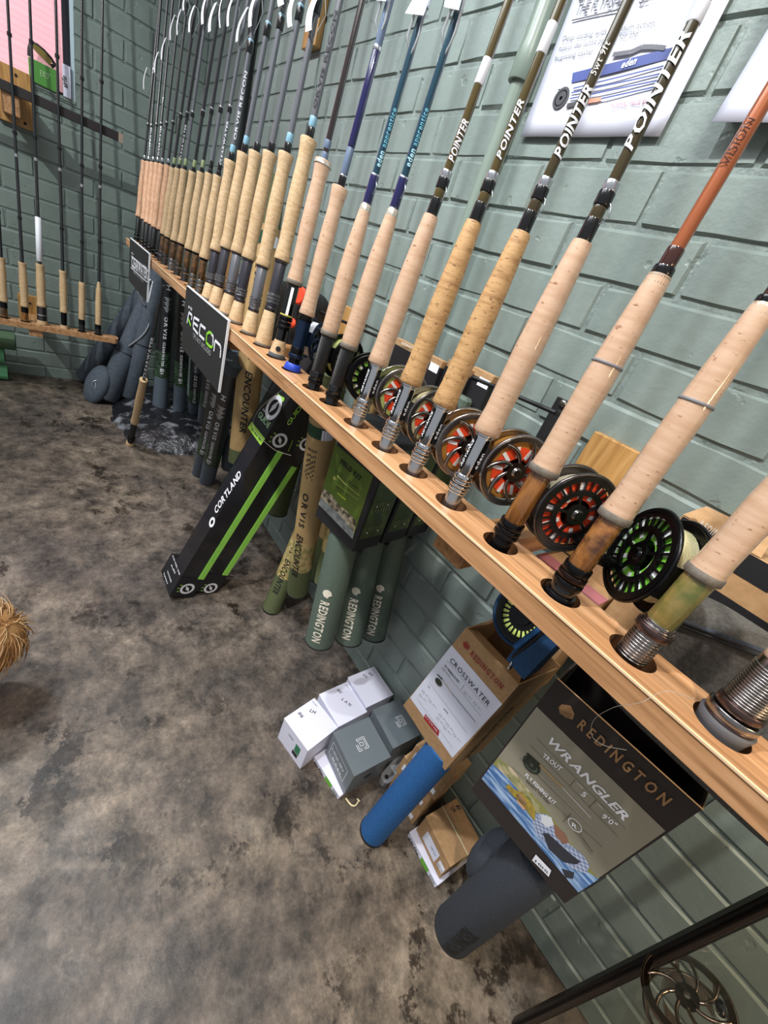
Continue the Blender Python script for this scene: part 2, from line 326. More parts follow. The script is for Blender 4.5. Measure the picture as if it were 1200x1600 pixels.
def floor_mat():
    m = bpy.data.materials.new('concrete_floor'); m.use_nodes = True; nt = m.node_tree; b = nt.nodes['Principled BSDF']; N = nt.nodes.new; L = nt.links.new
    g = N('ShaderNodeNewGeometry')
    def nz(sc, det, dist=0.0, st=(1, 1, 1)):
        mp = N('ShaderNodeMapping'); mp.inputs['Scale'].default_value = st; L(g.outputs['Position'], mp.inputs[0])
        n = N('ShaderNodeTexNoise'); n.inputs['Scale'].default_value = sc; n.inputs['Detail'].default_value = det; n.inputs['Distortion'].default_value = dist; n.inputs['Roughness'].default_value = 0.74; L(mp.outputs[0], n.inputs['Vector']); return n.outputs[0]
    def ramp(f, *st):
        r = N('ShaderNodeValToRGB'); e = r.color_ramp.elements
        e[0].position, e[0].color = st[0][0], lin(st[0][1]); e[1].position, e[1].color = st[1][0], lin(st[1][1])
        for p, c in st[2:]: x = e.new(p); x.color = lin(c)
        L(f, r.inputs[0]); return r.outputs[0]
    def mix(t, a, bb, f):
        x = N('ShaderNodeMix'); x.data_type = 'RGBA'; x.blend_type = t
        if isinstance(f, float): x.inputs[0].default_value = f
        else: L(f, x.inputs[0])
        L(a, x.inputs[6]); L(bb, x.inputs[7]); return x.outputs[2]
    big = ramp(nz(2.2, 12, 0.1), (0.32, '#5c5752'), (0.68, '#aea8a2'), (0.5, '#8b8580'))
    mid = ramp(nz(13, 15, 0.0), (0.36, '#3f3a36'), (0.64, '#dcd5cc'))
    c = mix('OVERLAY', big, mid, 0.85)
    tint = ramp(nz(1.1, 3), (0.4, '#77757c'), (0.6, '#8c8373')); c = mix('SOFT_LIGHT', c, tint, 0.7)
    patch = ramp(nz(1.9, 6), (0.46, '#000000'), (0.56, '#ffffff')); st = ramp(nz(8, 15), (0.535, '#ffffff'), (0.565, '#75695f')); c = mix('MULTIPLY', c, st, patch)
    patch2 = ramp(nz(2.7, 6), (0.50, '#000000'), (0.60, '#c0c0c0')); lt = ramp(nz(17, 15), (0.55, '#000000'), (0.60, '#6f685e')); c = mix('ADD', c, lt, patch2)
    fine = ramp(nz(110, 9, 0.0), (0.36, '#4f4a46'), (0.62, '#a8a19a')); c = mix('OVERLAY', c, fine, 0.5)
    pit = ramp(nz(48, 6), (0.30, '#4a423c'), (0.345, '#ffffff')); c = mix('MULTIPLY', c, pit, 0.8)
    arc = ramp(nz(1.25, 3, 0.6), (0.485, '#000000'), (0.5, '#8a8276'), (0.515, '#000000')); am = ramp(nz(7, 9), (0.48, '#000000'), (0.60, '#8a8a8a')); c = mix('ADD', c, arc, am)
    L(c, b.inputs['Base Color'])
    rr = N('ShaderNodeMapRange'); L(nz(6, 6), rr.inputs[0]); rr.inputs[1].default_value = 0.3; rr.inputs[2].default_value = 0.7; rr.inputs[3].default_value = 0.34; rr.inputs[4].default_value = 0.62; L(rr.outputs[0], b.inputs['Roughness'])
    bp = N('ShaderNodeBump'); bp.inputs['Strength'].default_value = 0.35; bp.inputs['Distance'].default_value = 0.003; L(nz(45, 8), bp.inputs['Height']); L(bp.outputs[0], b.inputs['Normal'])
    return m
FLOORM = floor_mat()
o = MB().cbox((XB - 0.15, -3.2, -0.08), (1.6, 0.12, 0.0), FLOORM).build('floor'); o['kind'] = 'structure'
def slab(name, boxes):
    mb = MB()
    for lo, hi in boxes: mb.cbox(lo, hi, MORTAR)
    o = mb.build(name); o['kind'] = 'structure'; return o
WR = slab('wall_right', [((XB - 0.15, 0.0035, 0), (1.6, 0.12, TOP))])
WY0, WY1, WZ0, WZ1 = -1.75, -0.560, 1.382, 2.55
xb = XB - 0.0035
WBK = slab('wall_back', [((XB - 0.15, -3.2, 0), (xb, 0.0035, WZ0)), ((XB - 0.15, -3.2, WZ1), (xb, 0.0035, TOP)), ((XB - 0.15, WY1, WZ0), (xb, 0.0035, WZ1)), ((XB - 0.15, -3.2, WZ0), (xb, WY0, WZ1))])
def brick_mesh(L, H, seed, face):
    rnd = random.Random(seed); mb = MB(); d = 0.0048; j = lambda: rnd.uniform(-0.0020, 0.0020)
    # rounded irregular front, built in local coordinates: a along the wall, z up, d out of the wall
    n = 6; out = []
    rows = [(-H / 2, 0), (-H / 2 + 0.004, d), (H / 2 - 0.005, d), (H / 2, 0)]
    cols = [(-L / 2, 0), (-L / 2 + 0.003, d)] + [(-L / 2 + L * k / 4, d) for k in (1, 2, 3)] + [(L / 2 - 0.003, d), (L / 2, 0)]
    for (z, dz) in rows:
        for (a, da) in cols: out.append((a + j() * 0.8, z + j() * 0.8, min(dz, da) + (j() * 0.5 if min(dz, da) > 0 else 0)))
    nc = len(cols); fs = []
    for r in range(3):
        for c in range(nc - 1): fs.append((r * nc + c, r * nc + c + 1, (r + 1) * nc + c + 1, (r + 1) * nc + c))
    if face == 'y': vs = [(a, -dd, z) for a, z, dd in out]
    else: vs = [(dd, a, z) for a, z, dd in out]
    return vs, fs
BL, BH, PX_, PZ_ = 0.2372, 0.0788, 0.245, 0.0862
def lay(wall, face, lo, hi, hole, limit):
    variants = [brick_mesh(BL, BH, 11 + k, face) for k in range(6)]; meshes = []
    for k, (vs, fs) in enumerate(variants):
        me = bpy.data.meshes.new('brick'); me.from_pydata(vs, [], fs); me.materials.append(PAINT); me.polygons.foreach_set('use_smooth', [False] * len(fs)); me.update(); meshes.append(me)
    todo = []; rnd = random.Random(3)
    for n in range(0, int(TOP / PZ_) + 1):
        z0 = -0.0194 + PZ_ * n; a0 = (-0.33 if face == 'y' else -0.365) + (PX_ / 2 if n % 2 == (0 if face == 'y' else 0) else 0)
        for k in range(-16, 14):
            a = a0 + PX_ * k + PX_ / 2; L0, L1 = a - BL / 2, a + BL / 2; Z0, Z1 = z0 + 0.0037, z0 + 0.0037 + BH
            L0 = max(L0, lo); L1 = min(L1, hi); Z0 = max(Z0, 0.002)
            if hole and L1 > hole[0] and L0 < hole[1] and Z1 > hole[2] and Z0 < hole[3]:
                if Z0 < hole[2] - 0.012: Z1 = hole[2]
                elif Z1 > hole[3] + 0.012: Z0 = hole[3]
                elif L1 > hole[1] + 0.012: L0 = hole[1]
                elif L0 < hole[0] - 0.012: L1 = hole[0]
                else: continue
            if L1 - L0 < 0.02 or Z1 - Z0 < 0.012 or Z0 > TOP: continue
            ca, cz = (L0 + L1) / 2, (Z0 + Z1) / 2; c = V((ca, 0.0, cz)) if face == 'y' else V((XB, ca, cz))
            q = RM @ (c - CAM); vis = 0
            if q.z > 0.15:
                x, y = 600 + F * q.x / q.z, 800 + F * q.y / q.z
                if -60 < x < 1260 and -60 < y < 1660: vis = 1 / q.z
            todo.append((-vis, ca, cz, L1 - L0, Z1 - Z0, rnd.randrange(6), rnd.uniform(-.0012, .0012)))
    todo.sort(); L = ORG[wall.name]; rest_v = []; rest_f = []; cnt = 0
    for (vis, ca, cz, w, h, k, off) in todo:
        base = V((ca, 0.0040, cz)) if face == 'y' else V((XB - 0.0040, ca, cz))
        if face == 'y': base.y += off
        else: base.x += off
        sx, sz = w / BL, h / BH
        if cnt < limit and vis < 0:
            o = bpy.data.objects.new('brick', meshes[k]); COL.objects.link(o); o.parent = wall; o.location = base - L
            o.scale = (sx, 1, sz) if face == 'y' else (1, sx, sz); cnt += 1
        else:
            b = len(rest_v); vs, fs = variants[k]
            for p in vs: rest_v.append(base - L + (V((p[0] * sx, p[1], p[2] * sz)) if face == 'y' else V((p[0], p[1] * sx, p[2] * sz))))
            rest_f += [[b + i for i in f] for f in fs]
    if rest_v:
        me = bpy.data.meshes.new('far_brickwork'); me.from_pydata(rest_v, [], rest_f); me.materials.append(PAINT); me.polygons.foreach_set('use_smooth', [False] * len(rest_f)); me.update()
        o = bpy.data.objects.new('far_brickwork', me); COL.objects.link(o); o.parent = wall; o['kind'] = 'stuff'
lay(WR, 'y', XB, 1.5, None, 290)
lay(WBK, 'x', -3.1, -0.001, (WY0, WY1, WZ0, WZ1), 160)
# window in the back wall
DKF = mat('window_frame_dark', '#23242c', 0.35); TRIMW = mat('pale_trim', '#b9ccd6', 0.5, bump=0.4, bscale=80)
def pink():
    m = mat('pink_pane', '#f3b4bd', 0.4, emit=0.0); nt = m.node_tree; b = nt.nodes['Principled BSDF']; g = nt.nodes.new('ShaderNodeTexCoord'); mp = nt.nodes.new('ShaderNodeMapping')
    mp.inputs['Rotation'].default_value = (math.radians(90), 0, math.radians(90)); t = nt.nodes.new('ShaderNodeTexBrick')
    t.inputs['Color1'].default_value = lin('#f8bcc6'); t.inputs['Color2'].default_value = lin('#f6b6c0'); t.inputs['Mortar'].default_value = lin('#eaa9b2'); t.inputs['Scale'].default_value = 22; t.inputs['Mortar Size'].default_value = 0.03
    nt.links.new(g.outputs['Object'], mp.inputs[0]); nt.links.new(mp.outputs[0], t.inputs[0]); nt.links.new(t.outputs[0], b.inputs['Base Color']); nt.links.new(t.outputs[0], b.inputs['Emission Color']); b.inputs['Emission Strength'].default_value = 0.45; return m
wn = MB().cbox((XB - 0.045, WY0, WZ0), (XB - 0.04, WY1 - 0.038, WZ1), pink()).build('window_1'); wn['kind'] = 'structure'
mb = MB(); x0, x1 = XB - 0.04, XB - 0.012
mb.cbox((x0, WY1 - 0.041, WZ0), (x1, WY1 - 0.014, WZ1), DKF); mb.cbox((x0, WY0, WZ0), (x1, WY1 - 0.014, WZ0 + 0.014), DKF); mb.cbox((x0, WY0, WZ1 - 0.02), (x1, WY1, WZ1), DKF); mb.cbox((x0, WY0, WZ0), (x1, WY0 + 0.03, WZ1), DKF)
mb.build('window_frame', wn)
MB().cbox((XB - 0.06, WY1 - 0.014, WZ0), (XB - 0.002, WY1, WZ1), TRIMW).build('reveal', wn)
MB().cbox((XB - 0.06, WY0, WZ0 - 0.01), (XB + 0.004, WY1, WZ0 + 0.002), PAINT).build('window_sill', wn)
# downpipe on the long wall
PIPE = mat('painted_pipe', '#7b8a7f', 0.35, c2='#6f7d72', scale=6, stretch=(4, 4, .5))
pa, pb = PY(802, 133, -0.035), PY(767, 240, -0.035); pu = V((0, 0, 1)); pm = V(((pa.x + pb.x) / 2, -0.024, 0))
pr = thing('drain_pipe', (pm.x, -0.024, 0.98), 'green painted vertical pipe on the brick wall left of the big poster', 'pipe')
pz = PY(795, 130, -0.03).z
MB().lathe((pm.x, -0.024, 0.98), pu, [(0, .0175), (pz - 0.98 + 0.02, .0175)], PIPE, 24).build('pipe', pr)
MB().lathe((pm.x, -0.026, pz), pu, [(0, .0225), (0.002, .0235), (0.05, .0235), (0.056, .022), (TOP - pz - 0.02, .022)], PIPE, 24).build('pipe_sleeve', pr)
dkx = PY(398, 0, -.03).x; dp_ = thing('dark_conduit', (dkx, -.02, 1.1), 'dark vertical conduit on the long wall behind the brown seated rods', 'pipe'); MB().lathe((dkx, -.022, 1.1), (0, 0, 1), [(0, .018), (TOP - 1.12, .018)], mat('dark_conduit_paint', '#1d2022', .5), 18).build('conduit', dp_)
# rough dark hump of concrete at the foot of the wall
DKC = mat('dark_rough_concrete', '#1b1b1f', 0.32, c2='#8c8c92', scale=14, lo=0.54, hi=0.70, detail=9, bump=1.0, bscale=22, dist=0.015, coat=0.3)
def hump():
    from mathutils import noise
    vs = []; fs = []; nx, ny = 46, 26; X0, X1, Y0, Y1 = -3.08, -2.16, -0.52, 0.0
    for i in range(nx + 1):
        for j in range(ny + 1):
            a = i / nx; b = j / ny; x = X0 + (X1 - X0) * a; y = Y0 + (Y1 - Y0) * b
            e = noise.noise(V((x * 5, y * 5, 0))) * 0.10
            edge = 0.12 + 0.35 * (abs(a - 0.5) * 2) ** 3 + e
            h = max(0.0, min(1.0, (b - edge) / 0.35)) * max(0, min(1, (0.5 - abs(a - 0.5)) / 0.10))
            h = h ** 0.7 * 0.085 + (noise.noise(V((x * 22, y * 22, 3))) * 0.010 + noise.noise(V((x * 60, y * 60, 3))) * 0.004) * min(1, h * 4)
            vs.append((x, y, max(h, -0.004) - 0.001))
    for i in range(nx):
        for j in range(ny): k = i * (ny + 1) + j; fs.append((k, k + ny + 1, k + ny + 2, k + 1))
    o = MB().add(vs, fs, DKC, True).build('concrete_hump'); o['kind'] = 'structure'; return o
hump()
# ================================================================== wooden racks
ZS = 0.921; YF = -0.41; YBK = -0.334; YH = -0.369
LEAN_O = V((0, YH, ZS)); LEAN_N = V((0, 1, -0.083)).normalized()
def PL(x, y): return PP(x, y, LEAN_O, LEAN_N)
def plate_with_holes(mb, x0, x1, y0, y1, z0, z1, holes, m, mi, axis='x', seg=16):
    """board along x with round-ended holes; holes: (x, y, rx, ry)"""
    hs = sorted(holes); cuts = [x0] + [(hs[i][0] + hs[i + 1][0]) / 2 for i in range(len(hs) - 1)] + [x1]
    sw = (lambda p: p) if axis == 'x' else (lambda p: (p[1], p[0], p[2]))
    flip = axis != 'x'
    for i, (hx, hy, rx, ry) in enumerate(hs):
        a, b = cuts[i], cuts[i + 1]
        rx = min(rx, (b - a) / 2 - 0.002, hx - a - 0.001, b - hx - 0.001); out = []; inn = []
        for k in range(seg * 2):
            g = 2 * math.pi * k / (seg * 2); c, s = math.cos(g), math.sin(g)
            t = min(((b - hx) if c > 0 else (hx - a)) / max(abs(c), 1e-6), ((y1 - hy) if s > 0 else (hy - y0)) / max(abs(s), 1e-6))
            out.append((hx + c * t, hy + s * t)); inn.append((hx + c * rx, hy + s * ry))
        # make sure corners are present
        for (cx, cy) in ((a, y0), (a, y1), (b, y0), (b, y1)):
            k = min(range(len(out)), key=lambda q: (out[q][0] - cx) ** 2 + (out[q][1] - cy) ** 2); out[k] = (cx, cy)
        n = len(out)
        for z, up in ((z1, 1), (z0, 0)):
            vs = [sw((p[0], p[1], z)) for p in inn] + [sw((p[0], p[1], z)) for p in out]
            fs = [(k, n + k, n + (k + 1) % n, (k + 1) % n) for k in range(n)]
            if (not up) != flip: fs = [f[::-1] for f in fs]
            mb.add(vs, fs, m)
        vs = [sw((p[0], p[1], z)) for z in (z0, z1) for p in inn]
        mb.add(vs, [(k, n + k, n + (k + 1) % n, (k + 1) % n) for k in range(n)], mi)
    for (p, q) in (((x0, y0), (x1, y0)), ((x1, y0), (x1, y1)), ((x1, y1), (x0, y1)), ((x0, y1), (x0, y0))):
        mb.add([sw((p[0], p[1], z0)), sw((q[0], q[1], z0)), sw((q[0], q[1], z1)), sw((p[0], p[1], z1))], [(0, 1, 2, 3)], m)
# every rod: name, handle top px, handle bottom px, kind
RODS = [
 ('A1', (225.5, 252), (217, 339), 'slim'), ('A2', (232, 254), (225, 344), 'slim'), ('A3', (239, 255), (230.5, 349), 'slim'), ('A4', (246, 256), (237, 352), 'slim'), ('A5', (253, 257.5), (242, 356), 'slim'), ('A6', (262.5, 259), (250.5, 360), 'slim'),
 ('B1', (271, 263), (256.5, 367), 'brown'), ('B2', (279.5, 264), (263, 371), 'brown'), ('B3', (288.5, 266), (273, 377), 'brown'), ('B4', (302, 269), (284, 381), 'brown'), ('B5', (315, 270), (295.5, 390), 'brown'), ('B6', (328, 272), (307.5, 395), 'brown'), ('B7', (341, 275.5), (319, 404), 'brown'),
 ('C1', (360.5, 252.5), (337, 392), 'butt'), ('C2', (381, 240.5), (353, 388), 'butt'), ('C3', (400, 239), (370.5, 395), 'butt'), ('C4', (422.5, 239.5), (388, 404.5), 'butt'), ('C5', (447.5, 241), (410.5, 416), 'butt'), ('C6', (482.7, 218), (440, 407.5), 'butt'),
 ('D', (505.5, 252), (459, 445), 'dbl'), ('E', (531.7, 293.7), (479, 492.5), 'blue'), ('F', (572, 322.5), (513, 525), 'carbon'), ('G', (614, 330), (544, 545), 'carbon'),
 ('H', (673.7, 337.5), (590, 569), 'chrome'), ('I', (740.7, 347.5), (640.5, 600), 'chrome'), ('J', (816, 364), (692.5, 634), 'chrome'), ('K', (910, 379), (759, 677.5), 'chrome'),
 ('L', (1031, 432), (847, 740), 'gold'), ('M', (1196, 478), (957, 812), 'burl'), ('N', (1330, 645), (1095, 903), 'green'), ('O', (1420, 850), (1225, 1040), 'metal')]
AX = {}
for (k, ht, hb, kd) in RODS:
    A, B = PL(*ht), PL(*hb); u = (A - B).normalized(); S = B - u * ((B.z - ZS) / u.z); AX[k] = (A, B, u, S)
R_ = random.Random(5)
shelf = thing('rod_rack', (-1.1, (YF + YBK) / 2, ZS - 0.028), 'long pale timber rack shelf with a row of holes along the brick wall', 'rack')
mb = MB(); OAKI = mat('hole_wall', '#7d5535', 0.7)
holes = [(AX[k][3].x, YH, 0.0235 if k in 'HIJKLMNO' else 0.021, 0.0235) for (k, a, b, c) in RODS]
xs_ = sorted(h[0] for h in holes)
plate_with_holes(mb, -2.66, 0.215, YF, YBK, ZS - 0.028, ZS, holes, OAK, OAKI); mb.build('shelf_board', shelf)
MB().cbox((-2.66, YF - 0.0012, ZS - 0.0015), (0.215, YF + 0.0015, ZS + 0.0006), mat('pale_edge', '#e2bf98', 0.5)).build('pale_edge', shelf)  # paler strip along the front top edge of the board
def bracket(xc, zc, plate_lo, plate_hi, parent, y_end=YF + 0.025, ah=0.04, az=None, w=0.045):
    mb = MB(); mb.bev((xc - w * 1.1, -0.024, plate_lo), (w * 2.2, 0, 0), (0, 0.0235, 0), (0, 0, plate_hi - plate_lo), OAKZ, 0.002); mb.build('wall_plate', parent)
    az = az if az is not None else zc
    MB().bev((xc - w / 2, y_end, az - ah), (w, 0, 0), (0, -y_end - 0.024, 0), (0, 0, ah), OAKY, 0.0015).build('bracket_arm', parent)
    m2 = MB()
    for zz in (plate_lo + 0.02, plate_hi - 0.02): m2.lathe((xc + w * 0.7, -0.024, zz), (0, -1, 0), [(0, .004), (.0012, .004)], mat('screw_hole', '#1d130b', 0.8), 10)
    m2.build('screw', parent)
e1 = PZ(702, 866, ZS - 0.055)
xa = [e1.x - 0.004, -1.19, -2.35]
pt = PY(1005, 722, -0.024)
for x in xa: bracket(x, ZS - 0.028, ZS - 0.10, pt.z + 0.01, shelf, w=0.055, ah=0.036)
# upper rail that the rods lean on, above the picture
def lean_y(z): return YH + 0.083 * (z - ZS)
ZR = 2.42
rail = thing('upper_rod_rail', (-1.1, lean_y(ZR), ZR), 'dark upper rail holding the tall rods against the wall', 'rail')
MB().cbox((-2.66, lean_y(ZR) + 0.008, ZR), (0.215, lean_y(ZR) + 0.03, ZR + 0.035), mat('rail_dark', '#2b2627', 0.5)).build('rail_bar', rail)
b1 = PY(497, 2, -0.024); b2 = PY(478, 72, -0.03)
for x in (b2.x, 0.12):
    MB().bev((x - 0.05, -0.024, b2.z), (0.10, 0, 0), (0, 0.0235, 0), (0, 0, ZR + 0.05 - b2.z), OAKZ, 0.002).build('wall_plate', rail)
    MB().bev((x - 0.03, lean_y(ZR) + 0.03, ZR - 0.01), (0.06, 0, 0), (0, -lean_y(ZR) - 0.054, 0), (0, 0, 0.045), OAKY, 0.002).build('bracket_arm', rail)
# ---- back rack
XS2 = -2.80; ZS2 = 0.39
br = thing('back_rod_rack', (XS2, -1.0, ZS2 - 0.026), 'low timber rack shelf on the back wall holding six thin rods', 'rack')
BR = [((1.5, 402), (5.5, 471), 'wood'), ((34.7, 410), (38.6, 479), 'wood2'), ((62.4, 412.6), (65, 479), 'fat'), ((98, 423), (99.7, 488), 'lip'), ((128, 441), (128, 499), 'plain'), ((154.5, 440), (153.6, 507), 'cone')]
L2O = V((XS2 - 0.035, 0, ZS2)); L2N = V((1, 0, 0.083)).normalized()
AX2 = []
for ht, hb, kd in BR:
    A, B = PP(ht[0], ht[1], L2O, L2N), PP(hb[0], hb[1], L2O, L2N); u = (A - B).normalized(); AX2.append((A, B, u, B - u * ((B.z - ZS2) / u.z)))
ty = PX(186, 541, XS2).y
mb = MB(); plate_with_holes(mb, -1.9, ty - 0.02, XS2 - 0.075, XS2, ZS2 - 0.026, ZS2, [(a[3].y, XS2 - 0.035, 0.017, 0.017) for a in AX2], OAK, OAKI, axis='y')
seg = [(XS2 - 0.0375 + 0.0375 * math.cos(g), ty - 0.02 + 0.02 * math.sin(g)) for g in [math.pi * i / 10 for i in range(11)]]
n = len(seg); mb.add([(p[0], p[1], ZS2 - 0.026) for p in seg] + [(p[0], p[1], ZS2) for p in seg], [tuple(range(n))[::-1], tuple(range(n, 2 * n))] + [(i, i + 1, n + i + 1, n + i) for i in range(n - 1)], OAK)
mb.build('shelf_board', br)
p0, p1 = PX(27, 458, XB + 0.024), PX(62, 530, XB + 0.024)
MB().bev((XB, p0.y, ZS2 - 0.06), (0.024, 0, 0), (0, p1.y - p0.y + 0.02, 0), (0, 0, p0.z - ZS2 + 0.06), OAKZ, 0.002).build('wall_plate', br)
MB().bev((XB + 0.024, p0.y + 0.035, ZS2 - 0.062), (XS2 - 0.01 - XB - 0.024, 0, 0), (0, 0.055, 0), (0, 0, 0.036), OAK, 0.002).build('bracket_arm', br)
m2 = MB().lathe((XB + 0.024, (p0.y + p1.y) / 2 + 0.01, p0.z - 0.04), (1, 0, 0), [(0, .006), (.0012, .006)], mat('screw_hole', '#1d130b', 0.8), 10); m2.build('screw', br)
# upper dark rail of the back rack with its timber plates
XR = -2.923; q0, q1 = PX(192, 217, XR), PX(0, 130, XR)
ur = thing('back_upper_rail', (XR, -1.0, q0.z), 'dark slotted rail across the back wall that six thin rods lean on', 'rail')
MB().bev((XR - 0.012, -1.9, q0.z - 0.018), (0.012, 0, 0), (0, 1.9 + q0.y, 0), (0, 0, 0.036), mat('rail_dark', '#2b2627', 0.5), 0.002).build('rail_bar', ur)
MB().cbox((XR - 0.0125, q0.y - 0.018, q0.z - 0.0185), (XR + 0.0006, q0.y + 0.001, q0.z + 0.0185), mat('cut_end', '#9d8d7e', 0.7)).build('cut_end', ur)
pt0, pt1 = PX(0, 118, XB + 0.024), PX(53, 207, XB + 0.024)
MB().bev((XB, pt1.y - 0.125, pt1.z), (0.024, 0, 0), (0, 0.125, 0), (0, 0, 0.205), OAKZ, 0.002).build('wall_plate', ur)
MB().bev((XB + 0.024, pt1.y - 0.105, q0.z - 0.09), (XR - XB - 0.036, 0, 0), (0, 0.06, 0), (0, 0, 0.11), OAK, 0.003).build('bracket_arm', ur)
m2 = MB()
for (dy, dz) in ((-0.03, 0.02), (-0.06, 0.03), (-0.05, 0.18)): m2.lathe((XB + 0.024, pt1.y + dy, pt1.z + dz), (1, 0, 0), [(0, .006), (.0012, .006)], mat('screw_hole', '#1d130b', 0.8), 10)
m2.build('screw', ur)
# ================================================================== rods
HANDLE = {
 'wells': [(0, .0150), (.01, .0158), (.05, .0150), (.14, .0132), (.30, .0135), (.50, .0145), (.68, .0138), (.85, .0126), (.94, .0140), (.99, .0155), (1.0, .0150)],
 'half': [(0, .0142), (.01, .0150), (.05, .0142), (.15, .0126), (.32, .0130), (.52, .0138), (.70, .0130), (.86, .0118), (.95, .0124), (.99, .0132), (1.0, .0128)],
 'cigar': [(0, .0150), (.01, .0160), (.08, .0158), (.30, .0158), (.50, .0160), (.70, .0145), (.88, .0118), (.97, .0102), (1.0, .0095)],
 'flare': [(0, .0152), (.01, .0168), (.05, .0160), (.14, .0148), (.32, .0150), (.50, .0154), (.70, .0140), (.88, .0120), (.98, .0108), (1.0, .0102)],
 'slimend': [(0, .0118), (.02, .0125), (.2, .0118), (.5, .0125), (.8, .0100), (.92, .0070), (1.0, .0050)],
 'straight': [(0, .0125), (.01, .013), (.3, .0125), (.6, .0128), (.9, .0122), (.99, .0125), (1.0, .012)]}
TAGP = mat('tag_paper', '#eceef6', 0.5)
NAVY = mat('navy_blank', '#1b2a4c', 0.2, coat=0.6); TEAL = mat('teal_blank', '#12394a', 0.16, coat=0.8); OLIVEB = mat('olive_blank', '#4a3d14', 0.16, coat=0.9); OLIVED = mat('dark_olive_blank', '#3a3014', 0.16, coat=0.9)
GREYB = mat('grey_blank', '#5a5c62', 0.3, coat=0.4); BLACKB = mat('black_blank', '#24262a', 0.25, coat=0.5); BROWNB = mat('dark_brown_blank', '#251c1a', 0.14, coat=0.9); SLATEB = mat('slate_blank', '#5f6f88', 0.35)
COPPER = mat('copper_blank', '#a35a33', 0.28, 0.3, coat=0.6); AMBER = mat('amber_blank', '#c2742c', 0.2, coat=0.9); DKRED = mat('dark_red_wrap', '#3a1a12', 0.15, coat=1.0)
NAVYW = mat('navy_wrap', '#15164a', 0.12, coat=1.0); SILV = mat('silver_wrap', '#c9ccd2', 0.2, 0.9); CYAN = mat('pale_blue_wrap', '#7fa9bd', 0.3); LIME = mat('lime_wrap', '#8f9c72', 0.3)
CARB = wavemat('carbon_weave', '#141416', '#26262a', 260, 'DIAGONAL', 0.4, 0, 0.8); GREYSEAT = mat('grey_seat', '#5b5a62', 0.32, 0.7); GREYSEAT2 = mat('light_grey_seat', '#8b8c93', 0.3, 0.7); THREAD = wavemat('threads', '#47464a', '#9a9ca0', 420, 'Z', 0.3, 0.9, 1.0)
BLUEMET = mat('navy_anodised', '#16263f', 0.3, 0.5); BLUERUB = mat('blue_rubber', '#1b3fb0', 0.5); GREYRUB = mat('grey_rubber', '#4c4b4e', 0.6); WHITEP = mat('white_plastic', '#f2f2f2', 0.4); YEL = mat('yellow_ring', '#b9b04a', 0.4)
def part(parent, name, P, u, prof, m, n=22, label=None):
    return MB().lathe(P, u, prof, m, n).build(name, parent, label)
def cone_prof(fr, L): return [(t * L, r) for t, r in fr]
LAB = {
 'A1': 'fly rod with pinkish cork grip at the far left end of the long rack', 'A2': 'fly rod with pinkish cork grip, second from the far left end of the long rack', 'A3': 'fly rod with pinkish cork grip, third from the far left end of the long rack',
 'A4': 'fly rod with pinkish cork grip, fourth from the far left end of the long rack', 'A5': 'fly rod with pinkish cork grip, fifth from the far left end of the long rack', 'A6': 'fly rod with pinkish cork grip, last before the brown wooden seats begin',
 'B1': 'fly rod with brown wooden seat, leftmost of the brown seats on the long rack', 'B2': 'fly rod with golden brown wooden seat, second of the brown seats from the left', 'B3': 'fly rod with brown seat and silver end cap, third of the brown seats', 'B4': 'fly rod with dark brown wooden seat, fourth of the brown seats from the left',
 'B5': 'fly rod with brown wooden seat, middle of the last five brown seats on the rack', 'B6': 'fly rod with brown seat, second before the first fighting butt on the long rack', 'B7': 'brown seat fly rod with white blank lettering, just left of the first fighting butt',
 'C1': 'grey seat fly rod with cork fighting butt, leftmost of the fighting butts', 'C2': 'dark grey seat fly rod with fighting butt, second of the fighting butts from the left', 'C3': 'light grey seat fly rod with fighting butt, third of the fighting butts from the left',
 'C4': 'charcoal seat fly rod with fighting butt, fourth of the fighting butts from the left', 'C5': 'silver grey seat fly rod with short fighting butt, left of the tallest pale cork grip', 'C6': 'fly rod with the tallest pale cork grip and a long fighting butt',
 'D': 'glossy cork rod with white striped black seat and black dot on its butt', 'E': 'glossy cork rod with navy seat, navy reel and bright blue rubber foot', 'F': 'glossy cork rod with black carbon seat just right of the blue footed rod', 'G': 'glossy teal rod with black carbon seat and black reel with round holes',
 'H': 'glossy cork rod with chrome seat, leftmost chrome seat and pale green line reel', 'I': 'rough cork rod with chrome seat, second chrome seat, in front of the wall pipe', 'J': 'rough cork rod with chrome seat, third chrome seat from the left', 'K': 'smooth glossy cork rod with chrome seat, rightmost of the chrome seats',
 'L': 'copper rod with golden wood seat and a grey reel with orange backing', 'M': 'large glossy cork rod with brown burl seat and no reel', 'N': 'glossy cork rod with green burl seat and a glossy black reel', 'O': 'gunmetal rod butt with grey rubber foot at the right end of the rack'}
